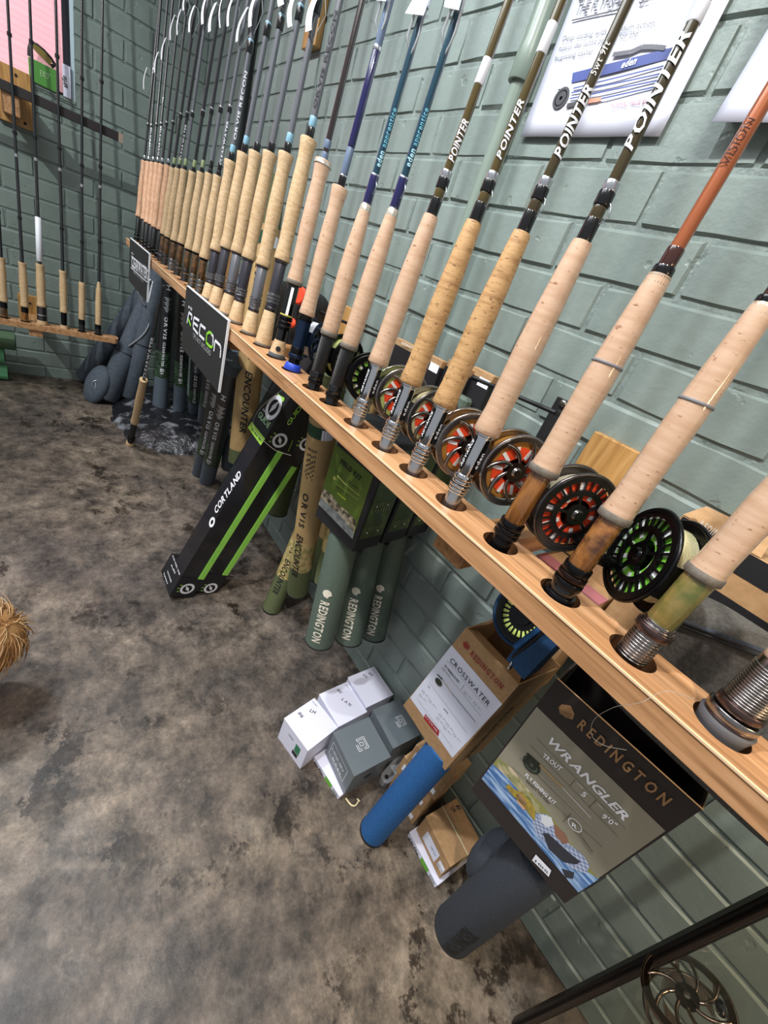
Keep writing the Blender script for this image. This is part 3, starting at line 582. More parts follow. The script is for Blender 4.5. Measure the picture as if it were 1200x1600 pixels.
def reel(parent, C, n, u, f, R, Wd, m_frame, m_line, style, m_back=None, knob=BLKMET):
    """n faces the viewer side, f points from the reel to the rod seat"""
    n = n.normalized(); u = (u - n * u.dot(n)).normalized(); f = (f - n * f.dot(n)).normalized()
    fr = MB(); fr.torus(C + n * Wd / 2, n, R, R * .045, m_frame, 48, 6); fr.torus(C - n * Wd / 2, n, R, R * .045, m_frame, 48, 6)
    fr.ring(C - n * Wd / 2, n, R * .12, R * .99, .0015, m_frame, 40)
    fr.box(C + f * R * .98 - u * R * .35 - n * Wd / 2, u * R * .7, n * Wd, f * R * .06, m_frame)
    fr.box(C + f * R * 1.02 - u * R * .12 - n * Wd * .28, u * R * .24, n * Wd * .56, f * R * .30, m_frame)
    fr.box(C + f * R * 1.28 - u * R * .55 - n * .006, u * R * 1.1, n * .012, f * .003, m_frame)
    fo = fr.build('reel', parent)
    sp = MB(); nn = 48; Z = C + n * (Wd / 2 + .0008)
    if style == 'ported':
        sp.ring(Z, n, R * .84, R * .97, .003, m_frame, nn); sp.ring(Z, n, R * .50, R * .63, .003, m_frame, nn); sp.ring(Z, n, 0.0005, R * .26, .005, m_frame, 24)
        a, b = perp(n); K = 26
        for i in range(K):
            g = 6.2832 * i / K; d = a * math.cos(g) + b * math.sin(g); t = n.cross(d)
            sp.box(Z + d * R * .60 - t * R * .022 - n * .0012, d * R * .27, t * R * .044, n * .0024, m_frame)
        for i in range(5):
            g = 6.2832 * i / 5 + .3; d = a * math.cos(g) + b * math.sin(g); t = n.cross(d)
            sp.box(Z + d * R * .2 - t * R * .035 - n * .0015, d * R * .34, t * R * .07, n * .003, m_frame)
    elif style == 'spoke':
        sp.ring(Z, n, R * .86, R * .97, .003, m_frame, nn); sp.ring(Z, n, R * .10, R * .28, .005, m_frame, 24); a, b = perp(n); K = 7
        for i in range(K):
            pts = []
            for q in range(9):
                s = q / 8; g = 6.2832 * i / K + .75 * s; d = a * math.cos(g) + b * math.sin(g); pts.append(Z + d * R * (.24 + .66 * s))
            sp.tube(pts, [.0028 - .0012 * abs(1 - 2 * q / 8) + .0008 for q in range(9)], m_frame, 6)
            pts = []
            for q in range(6):
                s = q / 5; g = 6.2832 * i / K + .45 + .40 * s; d = a * math.cos(g) + b * math.sin(g); pts.append(Z + d * R * (.62 + .28 * s))
            sp.tube(pts, .0014, m_frame, 6)
    else:
        sp.ring(Z, n, R * .80, R * .97, .003, m_frame, nn); sp.ring(Z, n, 0.0005, R * .60, .003, m_frame, nn); a, b = perp(n); K = 16
        for i in range(K):
            g = 6.2832 * i / K; d = a * math.cos(g) + b * math.sin(g); t = n.cross(d); sp.box(Z + d * R * .58 - t * R * .05 - n * .0012, d * R * .25, t * R * .10, n * .0024, m_frame)
    sp.ring(Z, n, R * .93, R * .995, .005, m_frame, nn)
    sp.build('spool', fo)
    ln = MB(); rl = R * (.80 if style != 'spoke' else .84)
    prof = [(-Wd * .44 + Wd * .88 * i / 18, rl + (.0007 if i % 2 else -.0004)) for i in range(19)]
    ln.lathe(C, n, prof, m_line, 40, cap=False); ln.ring(C + n * Wd * .38, n, R * .62, rl, .001, m_line, 36); ln.build('fly_line', fo)
    if m_back:
        bk = MB(); bk.lathe(C, n, [(-Wd * .4, R * .66), (Wd * .36, R * .66)], m_back, 32, cap=False); bk.ring(C + n * Wd * .42, n, R * .36, R * (.82 if style == 'ported' else .68), .001, m_back, 32); a, b = perp(n)
        for i in range(10):
            g = 6.2832 * (i + .5) / 10; d = a * math.cos(g) + b * math.sin(g); t = n.cross(d); bk.box(C + n * Wd * .44 + d * R * .40 - t * R * .05, d * R * (.40 if style == 'ported' else .30), t * R * .10, n * .001, WHITEP)
        bk.build('backing', fo)
    g = 2.2; a, b = perp(n); d = (-f * math.cos(.9) - u * math.sin(.9)); hp = Z + d * R * .70
    kk = 1.55 if style == 'ported' else 1.1; MB().lathe(hp, n, [(0, .004 * kk), (.003, .0055 * kk), (.010 * kk, .0048 * kk), (.017 * kk, .0058 * kk), (.020 * kk, .004 * kk)], knob, 16).build('reel_handle', fo)
    MB().lathe(C + n * Wd * .5, n, [(0, R * .15), (.004, R * .15), (.006, R * .10)], m_frame, 18).build('spool_cap', fo)
    return fo
def put_reel(key, parent, cpx, off, R, Wd, mf, ml, style, back=None, flip=1, kn=BLKMET):
    A, B, u, S = AX[key]; r = ray(*cpx).normalized()
    # points of the sight line at distance off from the rod axis; the one on the wall side
    w0 = CAM - B; ru = r - u * r.dot(u); wu = w0 - u * w0.dot(u); a = ru.dot(ru); b = 2 * ru.dot(wu); c = wu.dot(wu) - off * off; D = b * b - 4 * a * c
    t = (-b + math.sqrt(D)) / (2 * a) if D > 0 else -b / (2 * a)
    C = CAM + r * t; f = (B - C); f = f - u * f.dot(u); n = u.cross(f.normalized()) * flip
    if n.dot(CAM - C) < 0 and flip == 1: n = -n
    return reel(parent, C, n, u, f, R, Wd, mf, ml, style, back, kn)
ORNG = mat('orange_backing', '#ee4a20', 0.5); LINEG = wavemat('line_pale_green', '#b6c760', '#d3dc93', 300, 'DIAGONAL', 0.5, 0, .7); LINEO = wavemat('line_amber', '#a8702c', '#d59a4a', 300, 'DIAGONAL', 0.35, 0, .7); LINEY = wavemat('line_cream', '#cfc07a', '#f0e8c4', 300, 'DIAGONAL', 0.5, 0, .7)
LINEW = wavemat('line_ivory', '#c8c2a4', '#e6e2cc', 300, 'DIAGONAL', 0.4, 0, .7); LIMEB = mat('lime_backing', '#7fc842', 0.5); GREYLN = wavemat('line_grey', '#b8bcc2', '#e2e4e8', 300, 'DIAGONAL', 0.5, 0, .7)
def text_on_blank(rod, key, txt, pA, pB, h, m, kind='b', shear=0.0, ang=0.0, r=0.0064, O=None, N=None):
    A, B, u, S = AX[key] if key in AX else key
    a = (PL(*pA) - B).dot(u); b = (PL(*pB) - B).dot(u); mb = MB(); cyltext(mb, B, u, r, CAM - A, txt, a, b, h, m, kind, shear, ang=ang); mb.build('lettering', rod)
def along(key, p): A, B, u, S = AX[key]; return (PL(*p) - B).dot(u)
def rod(key, kd):
    A, B, u, S = AX[key]; L = (A - B).length; Ls = (B - S).length; base = S - u * 0.03
    grp = {'slim': 'pinkish cork rods at the far end of the long rack', 'brown': 'rods with brown wooden seats', 'butt': 'rods with grey seats and fighting butts', 'carbon': 'rods with black carbon seats', 'chrome': 'rods with chrome seats'}.get(kd)
    t = thing('fly_rod', base, LAB[key], 'fishing rod', grp)
    hk = {'slim': 'half', 'brown': 'half', 'butt': 'wells', 'dbl': 'wells', 'blue': 'wells', 'carbon': 'cigar', 'chrome': 'flare', 'gold': 'flare', 'burl': 'flare', 'green': 'flare', 'metal': 'flare'}[kd]
    cm = {'slim': CORKP, 'brown': CORK, 'butt': CORK, 'dbl': CORKG, 'blue': CORKG, 'carbon': CORKG, 'chrome': CORKG, 'gold': CORKG, 'burl': CORKG, 'green': CORKG, 'metal': CORKG}[kd]
    if key in 'IJ': cm = CORKR
    gs = {'slim': 1.02, 'brown': 1.05, 'butt': 1.12, 'dbl': 1.1, 'blue': 1.05, 'carbon': 1.0, 'chrome': 1.07, 'gold': 1.04, 'burl': .97, 'green': .93, 'metal': .9}[kd]
    pr = [(tt * L, r * gs) for tt, r in HANDLE[hk]]
    part(t, 'cork_grip', B, u, pr, cm, 28)
    if kd in ('carbon', 'gold', 'burl', 'green', 'dbl'):
        part(t, 'grip_band', B, u, [(-.0005, pr[0][1] * 1.0), (.001, pr[1][1] + .0006), (.007, pr[1][1] + .0005), (.0085, pr[1][1])], CORKB, 28)
    if kd in ('gold', 'burl'): part(t, 'grip_ring', B, u, [(.595 * L, .0157 * gs), (.596 * L, .01585 * gs), (.606 * L, .0157 * gs), (.607 * L, .0154 * gs)], mat('grey_ring', '#77767a', .5), 28)
    if kd in ('carbon', 'gold', 'burl', 'dbl'): part(t, 'winding_check', A, u, [(-.008, pr[-2][1] * 1.02), (-.001, pr[-1][1] * 1.02), (.003, .008)], mat('pearl_ring', '#b9b4a8', .25, .4) if kd != 'gold' else CORKB, 24)
    # blank
    rb = {'slim': .0050, 'brown': .0052, 'butt': .0066, 'dbl': .0060, 'blue': .0062, 'carbon': .0060, 'chrome': .0062, 'gold': .0066, 'burl': .006, 'green': .006, 'metal': .006}[kd]
    T = (ZR + .15 - A.z) / u.z if key < 'D' or key == 'D' else (ZR + .1 - A.z) / u.z
    bm = {'slim': BLACKB, 'brown': GREYB if key in ('B6', 'B7', 'B3') else BLACKB, 'butt': GREYB, 'dbl': BROWNB, 'blue': NAVY, 'carbon': TEAL, 'chrome': OLIVEB if key in 'HI' else OLIVED, 'gold': COPPER, 'burl': COPPER, 'green': COPPER, 'metal': COPPER}[kd]
    if key == 'F': bm = TEAL
    bl = part(t, 'blank', A, u, [(0, rb), (T * .35, rb * .86), (T, rb * .62)], bm, 14)
    def wrap(d0, d1, r, m, nm='thread_wrap'): part(bl, nm, A, u, [(d0, r * .96), (d0 + .001, r), (d1 - .001, r), (d1, r * .96)], m, 16)
    if kd == 'slim': wrap(.0, .010, rb * 1.25, BLKM); wrap(.011, .022, rb * 1.15, SILV); wrap(.135, .143, rb * 1.25, BLK); wrap(.143, .146, rb * 1.1, SILV)
    if kd == 'brown': wrap(.0, .012, rb * 1.3, BLK); wrap(.014, .034, rb * 1.12, LIME if key in ('B1', 'B2', 'B4', 'B5', 'B3') else BLK); wrap(.155, .168, rb * 1.25, BLK); wrap(.168, .171, rb * 1.12, SILV)
    if kd == 'butt': wrap(.0, .020, rb * 1.25, BLK); wrap(.021, .038, rb * 1.12, CYAN) if key in ('C1', 'C2', 'C5', 'C6') else None; wrap(.24, .262, rb * 1.25, BLK); wrap(.262, .266, rb * 1.15, CYAN)
    if kd == 'dbl': wrap(0, .014, rb * 1.1, SLATEB); wrap(.02, .034, rb * 1.12, SLATEB); wrap(.255, .275, rb * 1.15, SILV)
    if kd == 'blue': wrap(0, .018, rb * 1.15, BLK); wrap(.018, .020, rb * 1.2, SILV); wrap(.021, .062, rb * 1.12, SLATEB); wrap(.064, .20, rb * 1.1, NAVYW); wrap(.20, .206, rb * 1.2, SILV); wrap(.206, .36, rb * 1.02, SLATEB)
    if kd == 'carbon': wrap(0, .045, rb * 1.3, NAVYW); wrap(.045, .047, rb * 1.35, SILV); wrap(.262, .275, rb * 1.2, SILV)
    if kd == 'chrome': wrap(0, .022, rb * 1.35, BLK); wrap(.022, .034, rb * 1.2, bm); wrap(.034, .047, rb * 1.4, BLK); wrap(.047, .056, rb * 1.3, SILV)
    if kd == 'gold': wrap(0, .008, rb * 1.5, BLK, 'collar'); wrap(.008, .024, rb * 1.2, DKRED); wrap(.150, .162, rb * 1.15, DKRED); wrap(.162, T, rb * 1.05, AMBER, 'amber_section')
    if kd == 'burl': wrap(0, .006, rb * 1.6, BLK, 'collar'); wrap(.006, .05, rb * 1.2, DKRED)
    if kd in ('carbon', 'chrome'):   # hook keeper
        a, b = perp(u); MB().tube([A + u * .028 + a * (rb + .007 * math.sin(x)) * 1 + u * (.010 * -math.cos(x)) for x in [math.pi * i / 8 for i in range(9)]], .0006, SILV, 5).build('hook_keeper', bl)
    # seat: fractions of the distance between grip and board
    def sg(name, f0, f1, r, m, lb=None, rr=None): part(t, name, S, u, [((1 - f1) * Ls, r * .97), ((1 - f1) * Ls + .0008, r), ((1 - f0) * Ls - .0008, rr or r), ((1 - f0) * Ls, (rr or r) * .97)], m, 24, lb)
    if kd == 'slim':
        sg('reel_seat', 0, .8, .0105, BLKM); sg('locking_ring', .72, .80, .0122, BLKMET); sg('locking_ring', .84, .94, .0125, BLKMET); sg('seat_end', .94, 1.2, .0108, BLKM)
    if kd == 'brown':
        sg('reel_seat', 0, .62, .0112, BROWNW); sg('hood', 0, .06, .012, BLKMET); m = STEEL if key in ('B3', 'B6', 'B7') else DSTEEL
        sg('locking_ring', .62, .74, .0128, m); sg('locking_ring', .77, .88, .013, m); sg('seat_end', .88, 1.15, .0115, m)
    if kd == 'butt':
        m = {'C3': GREYSEAT2, 'C5': GREYSEAT2, 'C2': GREYSEAT}.get(key, mat('charcoal_seat', '#4a4850', .35, .6)); bt = .34 if key != 'C6' else .42
        sg('reel_seat', .0, 1 - bt, .0125, m); sg('hood', 0, .03, .0145, DSTEEL)
        for q in (.10, .14, .18): sg('locking_ring', 1 - bt - q - .03, 1 - bt - q, .0145, THREAD)
        sg('locking_ring', 1 - bt - .05, 1 - bt - .01, .0138, DSTEEL)
        part(t, 'fighting_butt', S, u, [(.002, .0185), (.006, .0192), (.3 * bt * Ls, .0178), (bt * Ls - .002, .0140), (bt * Ls, .0132)], CORK, 26)
        part(t, 'butt_cap', S, u, [(-.0005, .0182), (.0006, .0190), (.0068, .0192), (.0072, .0188)], CORKB, 26)
    if kd == 'dbl':
        sg('reel_seat', 0, .40, .0125, BLK); sg('hood', .40, .42, .0140, YEL)
        f = (CAM - B); f = (f - u * f.dot(u)).normalized(); s_ = u.cross(f); MB().box(B - u * Ls * .40 + f * .0112 - s_ * .003, u * Ls * .36, s_ * .006, f * .0025, WHITEP).build('white_stripe', t)
        for a0, a1 in ((.42, .48), (.49, .54), (.55, .60)): sg('locking_ring', a0, a1, .0152, BLKMET)
        sg('seat_end', .60, .76, .0112, BLK); part(t, 'fighting_butt', S, u, [(.002, .0175), (.007, .018), (Ls * .24, .0128)], CORK, 26); part(t, 'butt_cap', S, u, [(-.0005, .0185), (.0008, .0192), (.008, .0190), (.009, .018)], mat('slate_rubber', '#4a4e52', .6), 26)
        MB().lathe(S + u * .020 + f * .0145, f, [(0, .0058), (.003, .0058)], BLKM, 18).build('butt_dot', t)
    if kd == 'blue':
        sg('hood', 0, .10, .0150, BLKMET, None, .0135); part(t, 'reel_seat', S, u, [(Ls * .42, .0135), (Ls * .90, .0138)], BLUEMET, 8); sg('locking_ring', .58, .70, .0142, BLKMET); sg('locking_ring', .70, .77, .0165, BLUEMET); sg('seat_end', .77, .92, .0125, BLKMET)
        part(t, 'rubber_foot', S, u, [(0, .0185), (.001, .019), (.013, .0165), (.015, .0145)], BLUERUB, 26)
    if kd == 'carbon':
        sg('reel_seat', 0, .70, .0132, CARB); sg('hood', .68, .82, .0140, BLK); sg('locking_ring', .82, .90, .0150, BLKMET); sg('seat_end', .90, 1.25, .0125, BLK)
    if kd == 'chrome':
        sg('reel_seat', 0, .58, .0118, CHROME); sg('hood', 0, .035, .0140, CHROME)
        f = (CAM - B); f = (f - u * f.dot(u)).normalized(); s_ = u.cross(f); mb = MB()
        for an in (-.95, .75):
            d = f * math.cos(an) + s_ * math.sin(an); s2 = u.cross(d); pts = []
            for q in range(16):
                g = 6.2832 * q / 16; pts.append((math.cos(g) * .0040, (Ls * .20 if math.sin(g) > 0 else -Ls * .20) + math.sin(g) * .004))
            vs = [B - u * Ls * .29 + u * p[1] + s2 * p[0] + d * (.0123 - abs(p[0]) * .12) for p in pts]; mb.add(vs, [tuple(range(16))], BLK)
            if an > 0: cyltext(mb, S, u, .0124, d, 'eden', Ls * .56, Ls * .78, .0050, WHT, 'b', ang=0)
            else: cyltext(mb, S, u, .0124, d, 'ADVANCE', Ls * .52, Ls * .88, .0042, WHT, 'b', .25)
        mb.build('slot_inlay', t)
        for a0, a1, r in ((.58, .64, .0142), (.655, .70, .0136), (.715, .75, .0146), (.765, .80, .0136), (.81, .84, .0130)): sg('locking_ring', a0, a1, r, CHROME)
        sg('seat_end', .84, 1.3, .0112, mat('brushed_aluminium', '#c3c5c8', .28, 1))
    if kd == 'gold':
        sg('reel_seat', 0, .72, .0128, GOLDW); sg('hood', .66, .76, .0150, BLKMET); sg('locking_ring', .77, .82, .0158, BLKMET); sg('locking_ring', .83, .88, .0162, BLKMET); sg('seat_end', .88, 1.2, .0128, mat('black_threads', '#17171a', .25, .7)); sg('end_cap', 1.1, 1.25, .0165, BLKMET)
    if kd == 'burl':
        sg('reel_seat', 0, .62, .0128, BURL); sg('hood', .60, .70, .0150, BLKMET); sg('locking_ring', .71, .78, .0160, mat('espresso_metal', '#2a1d1a', .25, .7)); sg('locking_ring', .80, .88, .0165, BLKMET); sg('seat_end', .88, 1.05, .0140, BLK); sg('end_cap', .98, 1.2, .0180, BLKMET)
    if kd == 'green':
        sg('reel_seat', 0, .60, .0130, GBURL); sg('hood', .56, .60, .0142, STEEL); sg('locking_ring', .62, .70, .0172, mat('brown_metal', '#5d4c48', .3, .9)); sg('locking_ring', .60, .62, .0158, STEEL); sg('seat_end', .70, 1.3, .0138, STEEL)
        mb = MB(); [mb.torus(S + u * Ls * (1 - q), u, .0141, .0010, STEEL, 24, 5) for q in [.715 + .034 * i for i in range(10)]]; mb.build('threads', t)['kind'] = 'stuff'
    if kd == 'metal':
        sg('reel_seat', 0, .70, .0150, STEEL); sg('hood', .62, .72, .0175, mat('brown_metal', '#5d4c48', .3, .9)); sg('locking_ring', .74, .84, .0200, STEEL); sg('collar', .85, .89, .0190, mat('brown_metal', '#5d4c48', .3, .9))
        mb = MB(); [mb.torus(S + u * Ls * (1 - q), u, .0152, .0011, STEEL, 24, 5) for q in [.10 + .035 * i for i in range(15)]]; mb.build('threads', t)['kind'] = 'stuff'
        part(t, 'rubber_foot', S, u, [(-.012, .0175), (.0, .0195), (Ls * .115, .0215), (Ls * .12, .0195)], GREYRUB, 28)
    return t
ROD = {}
for (k, a, b, kd) in RODS: ROD[k] = rod(k, kd)
put_reel('E', ROD['E'], (491, 532), .058, .043, .030, BLUEMET, GREYLN, 'spoke')
put_reel('F', ROD['F'], (536, 560), .056, .043, .028, BLKMET, LINEG, 'holes')
put_reel('G', ROD['G'], (577, 592), .056, .044, .028, BLKMET, LINEG, 'holes', LIMEB)
put_reel('H', ROD['H'], (624, 617), .058, .047, .028, STEEL, LINEG, 'spoke', ORNG)
put_reel('I', ROD['I'], (670, 652), .058, .047, .028, STEEL, LINEY, 'spoke', ORNG)
put_reel('J', ROD['J'], (728, 694), .060, .050, .028, STEEL, LINEO, 'spoke', ORNG)
put_reel('K', ROD['K'], (797, 731), .060, .050, .028, STEEL, LINEO, 'spoke', ORNG, kn=STEEL)
put_reel('L', ROD['L'], (890, 795), .060, .051, .028, DSTEEL, LINEW, 'ported', ORNG)
put_reel('N', ROD['N'], (1020, 876), .064, .052, .032, BLKMET, LINEY, 'ported', LIMEB, flip=-1)
text_on_blank(ROD['K'], 'K', 'POINTER', (1000, 240), (1085, 55), .010, WHT, 'b', .3, -.45)
text_on_blank(ROD['J'], 'J', 'POINTER', (862, 250), (912, 140), .010, WHT, 'b', .3, 0)
text_on_blank(ROD['J'], 'J', '5wt 9ft', (920, 125), (944, 75), .006, WHT, 'r', .2, -.3)
text_on_blank(ROD['I'], 'I', 'POINTER', (785, 252), (822, 160), .007, WHT, 'b', .3, -.2)
text_on_blank(ROD['H'], 'H', 'POINTER', (708, 255), (732, 190), .009, WHT, 'b', .3, 0)
text_on_blank(ROD['G'], 'G', 'eden', (634, 262), (643, 235), .008, mat('pale_cyan_print', '#a8d8e8', .4), 'b', 0, .0)
text_on_blank(ROD['G'], 'G', 'apprentice', (645, 230), (664, 172), .007, mat('cyan_print', '#5fa5bd', .4), 'b', 0, .0)
text_on_blank(ROD['F'], 'F', 'eden', (590, 262), (597, 238), .008, MC['pale_cyan_print'], 'b', 0, .0)
text_on_blank(ROD['F'], 'F', 'apprentice', (598, 232), (614, 172), .007, MC['cyan_print'], 'b', 0, .0)
for k in ('B7', 'A2', 'A4', 'B2'): text_on_blank(ROD[k], k, 'CLEARWATER', tuple(AX[k] and proj(AX[k][0] + AX[k][2] * .028)[:2]), tuple(proj(AX[k][0] + AX[k][2] * .135)[:2]), .0048, WHT, 'b', 0, .1, r=.0054)
text_on_blank(ROD['C1'], 'C1', 'ORVIS RECON', proj(AX['C1'][0] + AX['C1'][2] * .05)[:2], proj(AX['C1'][0] + AX['C1'][2] * .2)[:2], .006, WHT, 'b', 0, .1, r=.0068)
for k, w in (('C6', 'ORVIS RECON'),): text_on_blank(ROD[k], k, w, proj(AX[k][0] + AX[k][2] * .05)[:2], proj(AX[k][0] + AX[k][2] * .2)[:2], .006, INK, 'b', 0, -.5, r=.0068)
text_on_blank(ROD['L'], 'L', 'VISION', (1140, 268), (1186, 195), .007, DKRED, 'r', .2, -.30, r=.0072)
# white shrink labels on blanks
for k, p0, p1 in (('H', (750, 133), (765, 92)), ('I', (852, 84), (873, 35)), ('K', (1100, 35), (1118, 0))):
    A, B, u, S = AX[k]; t0, t1 = along(k, p0), along(k, p1); part(ROD[k], 'price_label', B, u, [(t0, .0060), (t0 + .001, .0066), (t1, .0062)], TAGP, 14)
# looped price tags hanging on the blanks
TAGS = [('A1', (234, 108), (229, 142), 4), ('A2', (252, 84), (246, 116), 5), ('A3', (264, 62), (257, 96), 5), ('A4', (278, 27), (271, 66), 4), ('A5', (288, 18), (282, 58), 4), ('A6', (294, 0), (292, 20), 5), ('B1', (309, 13), (301, 54), 6), ('B3', (330, -6), (322, 42), 7), ('B4', (343, 9), (333, 54), 8),
 ('B5', (356, -6), (350, 48), 3), ('B6', (372, -4), (362, 46), 6), ('B7', (393, 17), (376, 70), 6), ('C1', (408, -6), (397, 47), 8), ('C3', (448, -8), (446, 15), 12), ('C4', (468, -4), (460, 48), 9), ('C5', (506, -8), (489, 55), 12)]
LOOP = mat('clear_loop', '#b9bcc0', .25, alpha=.75)
for k, pa_, pb_, wpx in TAGS:
    A, B, u, S = AX[k]; a_, b_ = PL(*pa_), PL(*pb_); side = V((-1, -0.3, 0)).normalized(); fwd = V((0.2, -1, 0)).normalized(); L0 = (a_ - b_).length
    w = wpx * (RM @ (a_ - CAM)).z / F * .95; vs = []; n = 10
    for i in range(n + 1):
        s = i / n; c = b_.lerp(a_, s) + side * (math.sin(math.pi * s) * L0 * .16) + fwd * .012
        vs += [c - V((w, 0, 0)) + fwd * .0, c + V((w, 0, 0)), ]
    mb = MB(); mb.add(vs, [(2 * i, 2 * i + 1, 2 * i + 3, 2 * i + 2) for i in range(n)], TAGP, True)
    mb.tube([a_ + fwd * .012, a_ - side * .012 + fwd * .006 - u * .004, a_ - side * .018 - u * L0 * .5, b_ + fwd * .004 - side * .008 - u * .01, b_ + fwd * .012], .0007, LOOP, 4); mb.build('price_tag', ROD[k])
for k, pts, txt in (('F', [(661, 0), (684, 0), (672, 35), (643, 31)], '$399.00'), ('G', [(708, -4), (736, -4), (727, 28), (704, 22)], '$399.00'), ('E', [(599, -6), (617, -6), (613, 12), (598, 10)], '$499.00')):
    P4 = [PL(*p) + V((0, -.014, 0)) for p in pts]; fc = Face(P4[0], P4[1], P4[2], P4[3], V((0, -1, 0))); fc.mb.add([p for p in P4], [(0, 1, 2, 3)], TAGP)
    q = pts; fc.text(txt, (q[3][0] + 3, q[3][1] - 4), (q[2][0] - 3, q[2][1] - 4), INK, .004); fc.build('price_tag', ROD[k])
    A, B, u, S = AX[k]; m = PL((pts[2][0] + pts[3][0]) / 2, (pts[2][1] + pts[3][1]) / 2); MB().tube([m + V((0, -.012, 0)) + u * .02, m + V((-.012, -.008, 0)) - u * .02, m + V((0, 0, 0)) - u * .045, m + V((.012, -.004, 0)) - u * .02, m + V((.012, -.008, 0)) + u * .03], .002, LOOP, 6).build('tag_loop', ROD[k])
# ---- six rods on the back wall
BL2 = ['thin rod with a brown seat at the left picture edge on the back wall', 'thin rod with amber brown seat before the timber plate on the back wall', 'back wall rod with a white sleeve above its grip and a fat grey seat', 'back wall rod standing on a cork butt, third from the right', 'back wall rod with a straight cylindrical cork grip, second from the right', 'back wall rod with a pointed cork grip, nearest the room corner']
for i, ((ht, hb, kd), (A, B, u, S)) in enumerate(zip(BR, AX2)):
    L = (A - B).length; Ls = (B - S).length; t = thing('fly_rod', S - u * .02, BL2[i], 'fishing rod', 'six thin rods on the back wall')
    hk = {'cone': 'slimend', 'plain': 'straight'}.get(kd, 'half'); g = {'wood': 1.15, 'wood2': 1.2, 'fat': 1.35, 'lip': 1.2, 'plain': 1.15, 'cone': 1.2}[kd]
    part(t, 'cork_grip', B, u, [(a * L, r * g) for a, r in HANDLE[hk]], CORK, 20)
    T = (1.95 - A.z) / u.z; part(t, 'blank', A, u, [(0, .0075), (.25, .0062), (T, .0045)], BLACKB, 10)
    mb = MB()
    for q in (.18, .42, .5, .82): mb.lathe(A, u, [(q, .0085), (q + .012, .0085)], BLK if q != .42 else SILV, 10)
    mb.build('thread_wrap', t)['kind'] = 'stuff'
    if kd == 'fat':
        part(t, 'white_sleeve', A, u, [(.012, .012), (.013, .0135), (.20, .012), (.201, .010)], TAGP, 14); part(t, 'reel_seat', S, u, [(.02, .021), (Ls, .019)], DSTEEL, 20); part(t, 'seat_print', S, u, [(Ls * .5, .0206), (Ls * .58, .0206)], SILV, 20); part(t, 'butt_cap', S, u, [(0, .022), (.02, .0215)], CORK, 20)
    elif kd == 'lip':
        part(t, 'reel_seat', S, u, [(.016, .0125), (Ls, .0130)], BLKMET, 18); part(t, 'butt_cap', S, u, [(0, .018), (.016, .0165)], CORK, 18)
    else:
        part(t, 'reel_seat', S, u, [(-.01, .012), (Ls * .1, .0135), (Ls * .62, .0130)], {'wood': BROWNW, 'wood2': GOLDW}.get(kd, BLKM), 18); part(t, 'locking_ring', S, u, [(Ls * .62, .0145), (Ls * .96, .014)], BLKMET, 18)
        part(t, 'end_flange', S, u, [(-.001, .020), (.003, .020)], BLKMET, 18)
# ---- short rod standing on the floor in front of the bags
P0 = PZ(203, 695, 0.0); P1 = PP(221, 610, P0, V((0, 1, 0))); P2 = PP(239, 545, P0, V((.0, 1, 0))); u = (P1 - P0).normalized(); L = (P1 - P0).length
t = thing('fly_rod', P0, 'rod butt with pale cork grip standing on the floor before the dark hump', 'fishing rod')
H0 = .45 * L
part(t, 'butt_cap', P0, u, [(.0, .020), (.02, .020), (.03, .014)], CORK, 18); part(t, 'reel_seat', P0, u, [(.03, .014), (H0, .0135)], BLKM, 18); part(t, 'locking_ring', P0, u, [(.05, .018), (.075, .018)], BLKMET, 18)
part(t, 'cork_grip', P0, u, [(H0 + a * (L - H0) * 1.3, r * 1.25) for a, r in HANDLE['half']], CORK, 20); Tt = H0 + (L - H0) * 1.3
part(t, 'blank', P0 + u * Tt, u, [(0, .006), (.50, .0045)], BLACKB, 10); mb = MB(); cyltext(mb, P0 + u * Tt, u, .0068, CAM - P0, 'CLEARWATER', .02, .26, .010, WHT, 'b'); mb.build('lettering', t)
# ================================================================== goods hanging or standing below the rack
SLATE = mat('slate_cloth', '#4b545f', 0.75, c2='#434c56', scale=120, bump=0.1, bscale=400); CAMO = mat('dark_green_print', '#0f1512', 0.45, c2='#3f5a3e', scale=60, stretch=(1, 1, 3), lo=.42, hi=.62, detail=7)
TBLK = mat('tube_black', '#0d0e10', 0.35, coat=.3); OLIVE = mat('olive_cloth', '#5b6440', 0.75, c2='#525a39', scale=150, bump=.1, bscale=400); KRT = mat('kraft_print', '#b89a68', 0.6, c2='#b29363', scale=40)
KCAMO = mat('kraft_leaf_print', '#bfa772', 0.6, c2='#9c9058', scale=70, stretch=(1, 1, .6), lo=.48, hi=.52, detail=0); GRNC = mat('sage_cloth', '#566459', 0.75, c2='#505e53', scale=150, bump=.08, bscale=400)
BLUEC = mat('blue_cloth', '#1f5a93', 0.7, c2='#1b5189', scale=200, bump=.12, bscale=600); GREYC = mat('charcoal_cloth', '#3f444d', 0.85, c2='#353a42', scale=300, bump=.25, bscale=500); GREYT = mat('grey_twill', '#5b5854', 0.9, c2='#494642', scale=260, bump=.3, bscale=300)
CREAM = mat('cream_print', '#e4dccb', 0.5)
def lean_fit(p0, z0, p1, y1, ln, r):
    P0 = PZ(p0[0], p0[1], z0) if z0 >= 0 else PY(p0[0], p0[1], z0); z0 = P0.z; auto = ln is None or ln >= .79
    for k in range(60):
        P1 = PY(p1[0], p1[1], y1); e = P0 + (P1 - P0).normalized() * (ln if not auto or ln > .95 else min(ln, (.885 - z0) / (P1 - P0).normalized().z))
        if e.y < -r - .006 and e.x > XB + r + .06: break
        y1 -= .006
    return P0, P1
def P_at(px, z0): return PZ(px[0], px[1], z0)
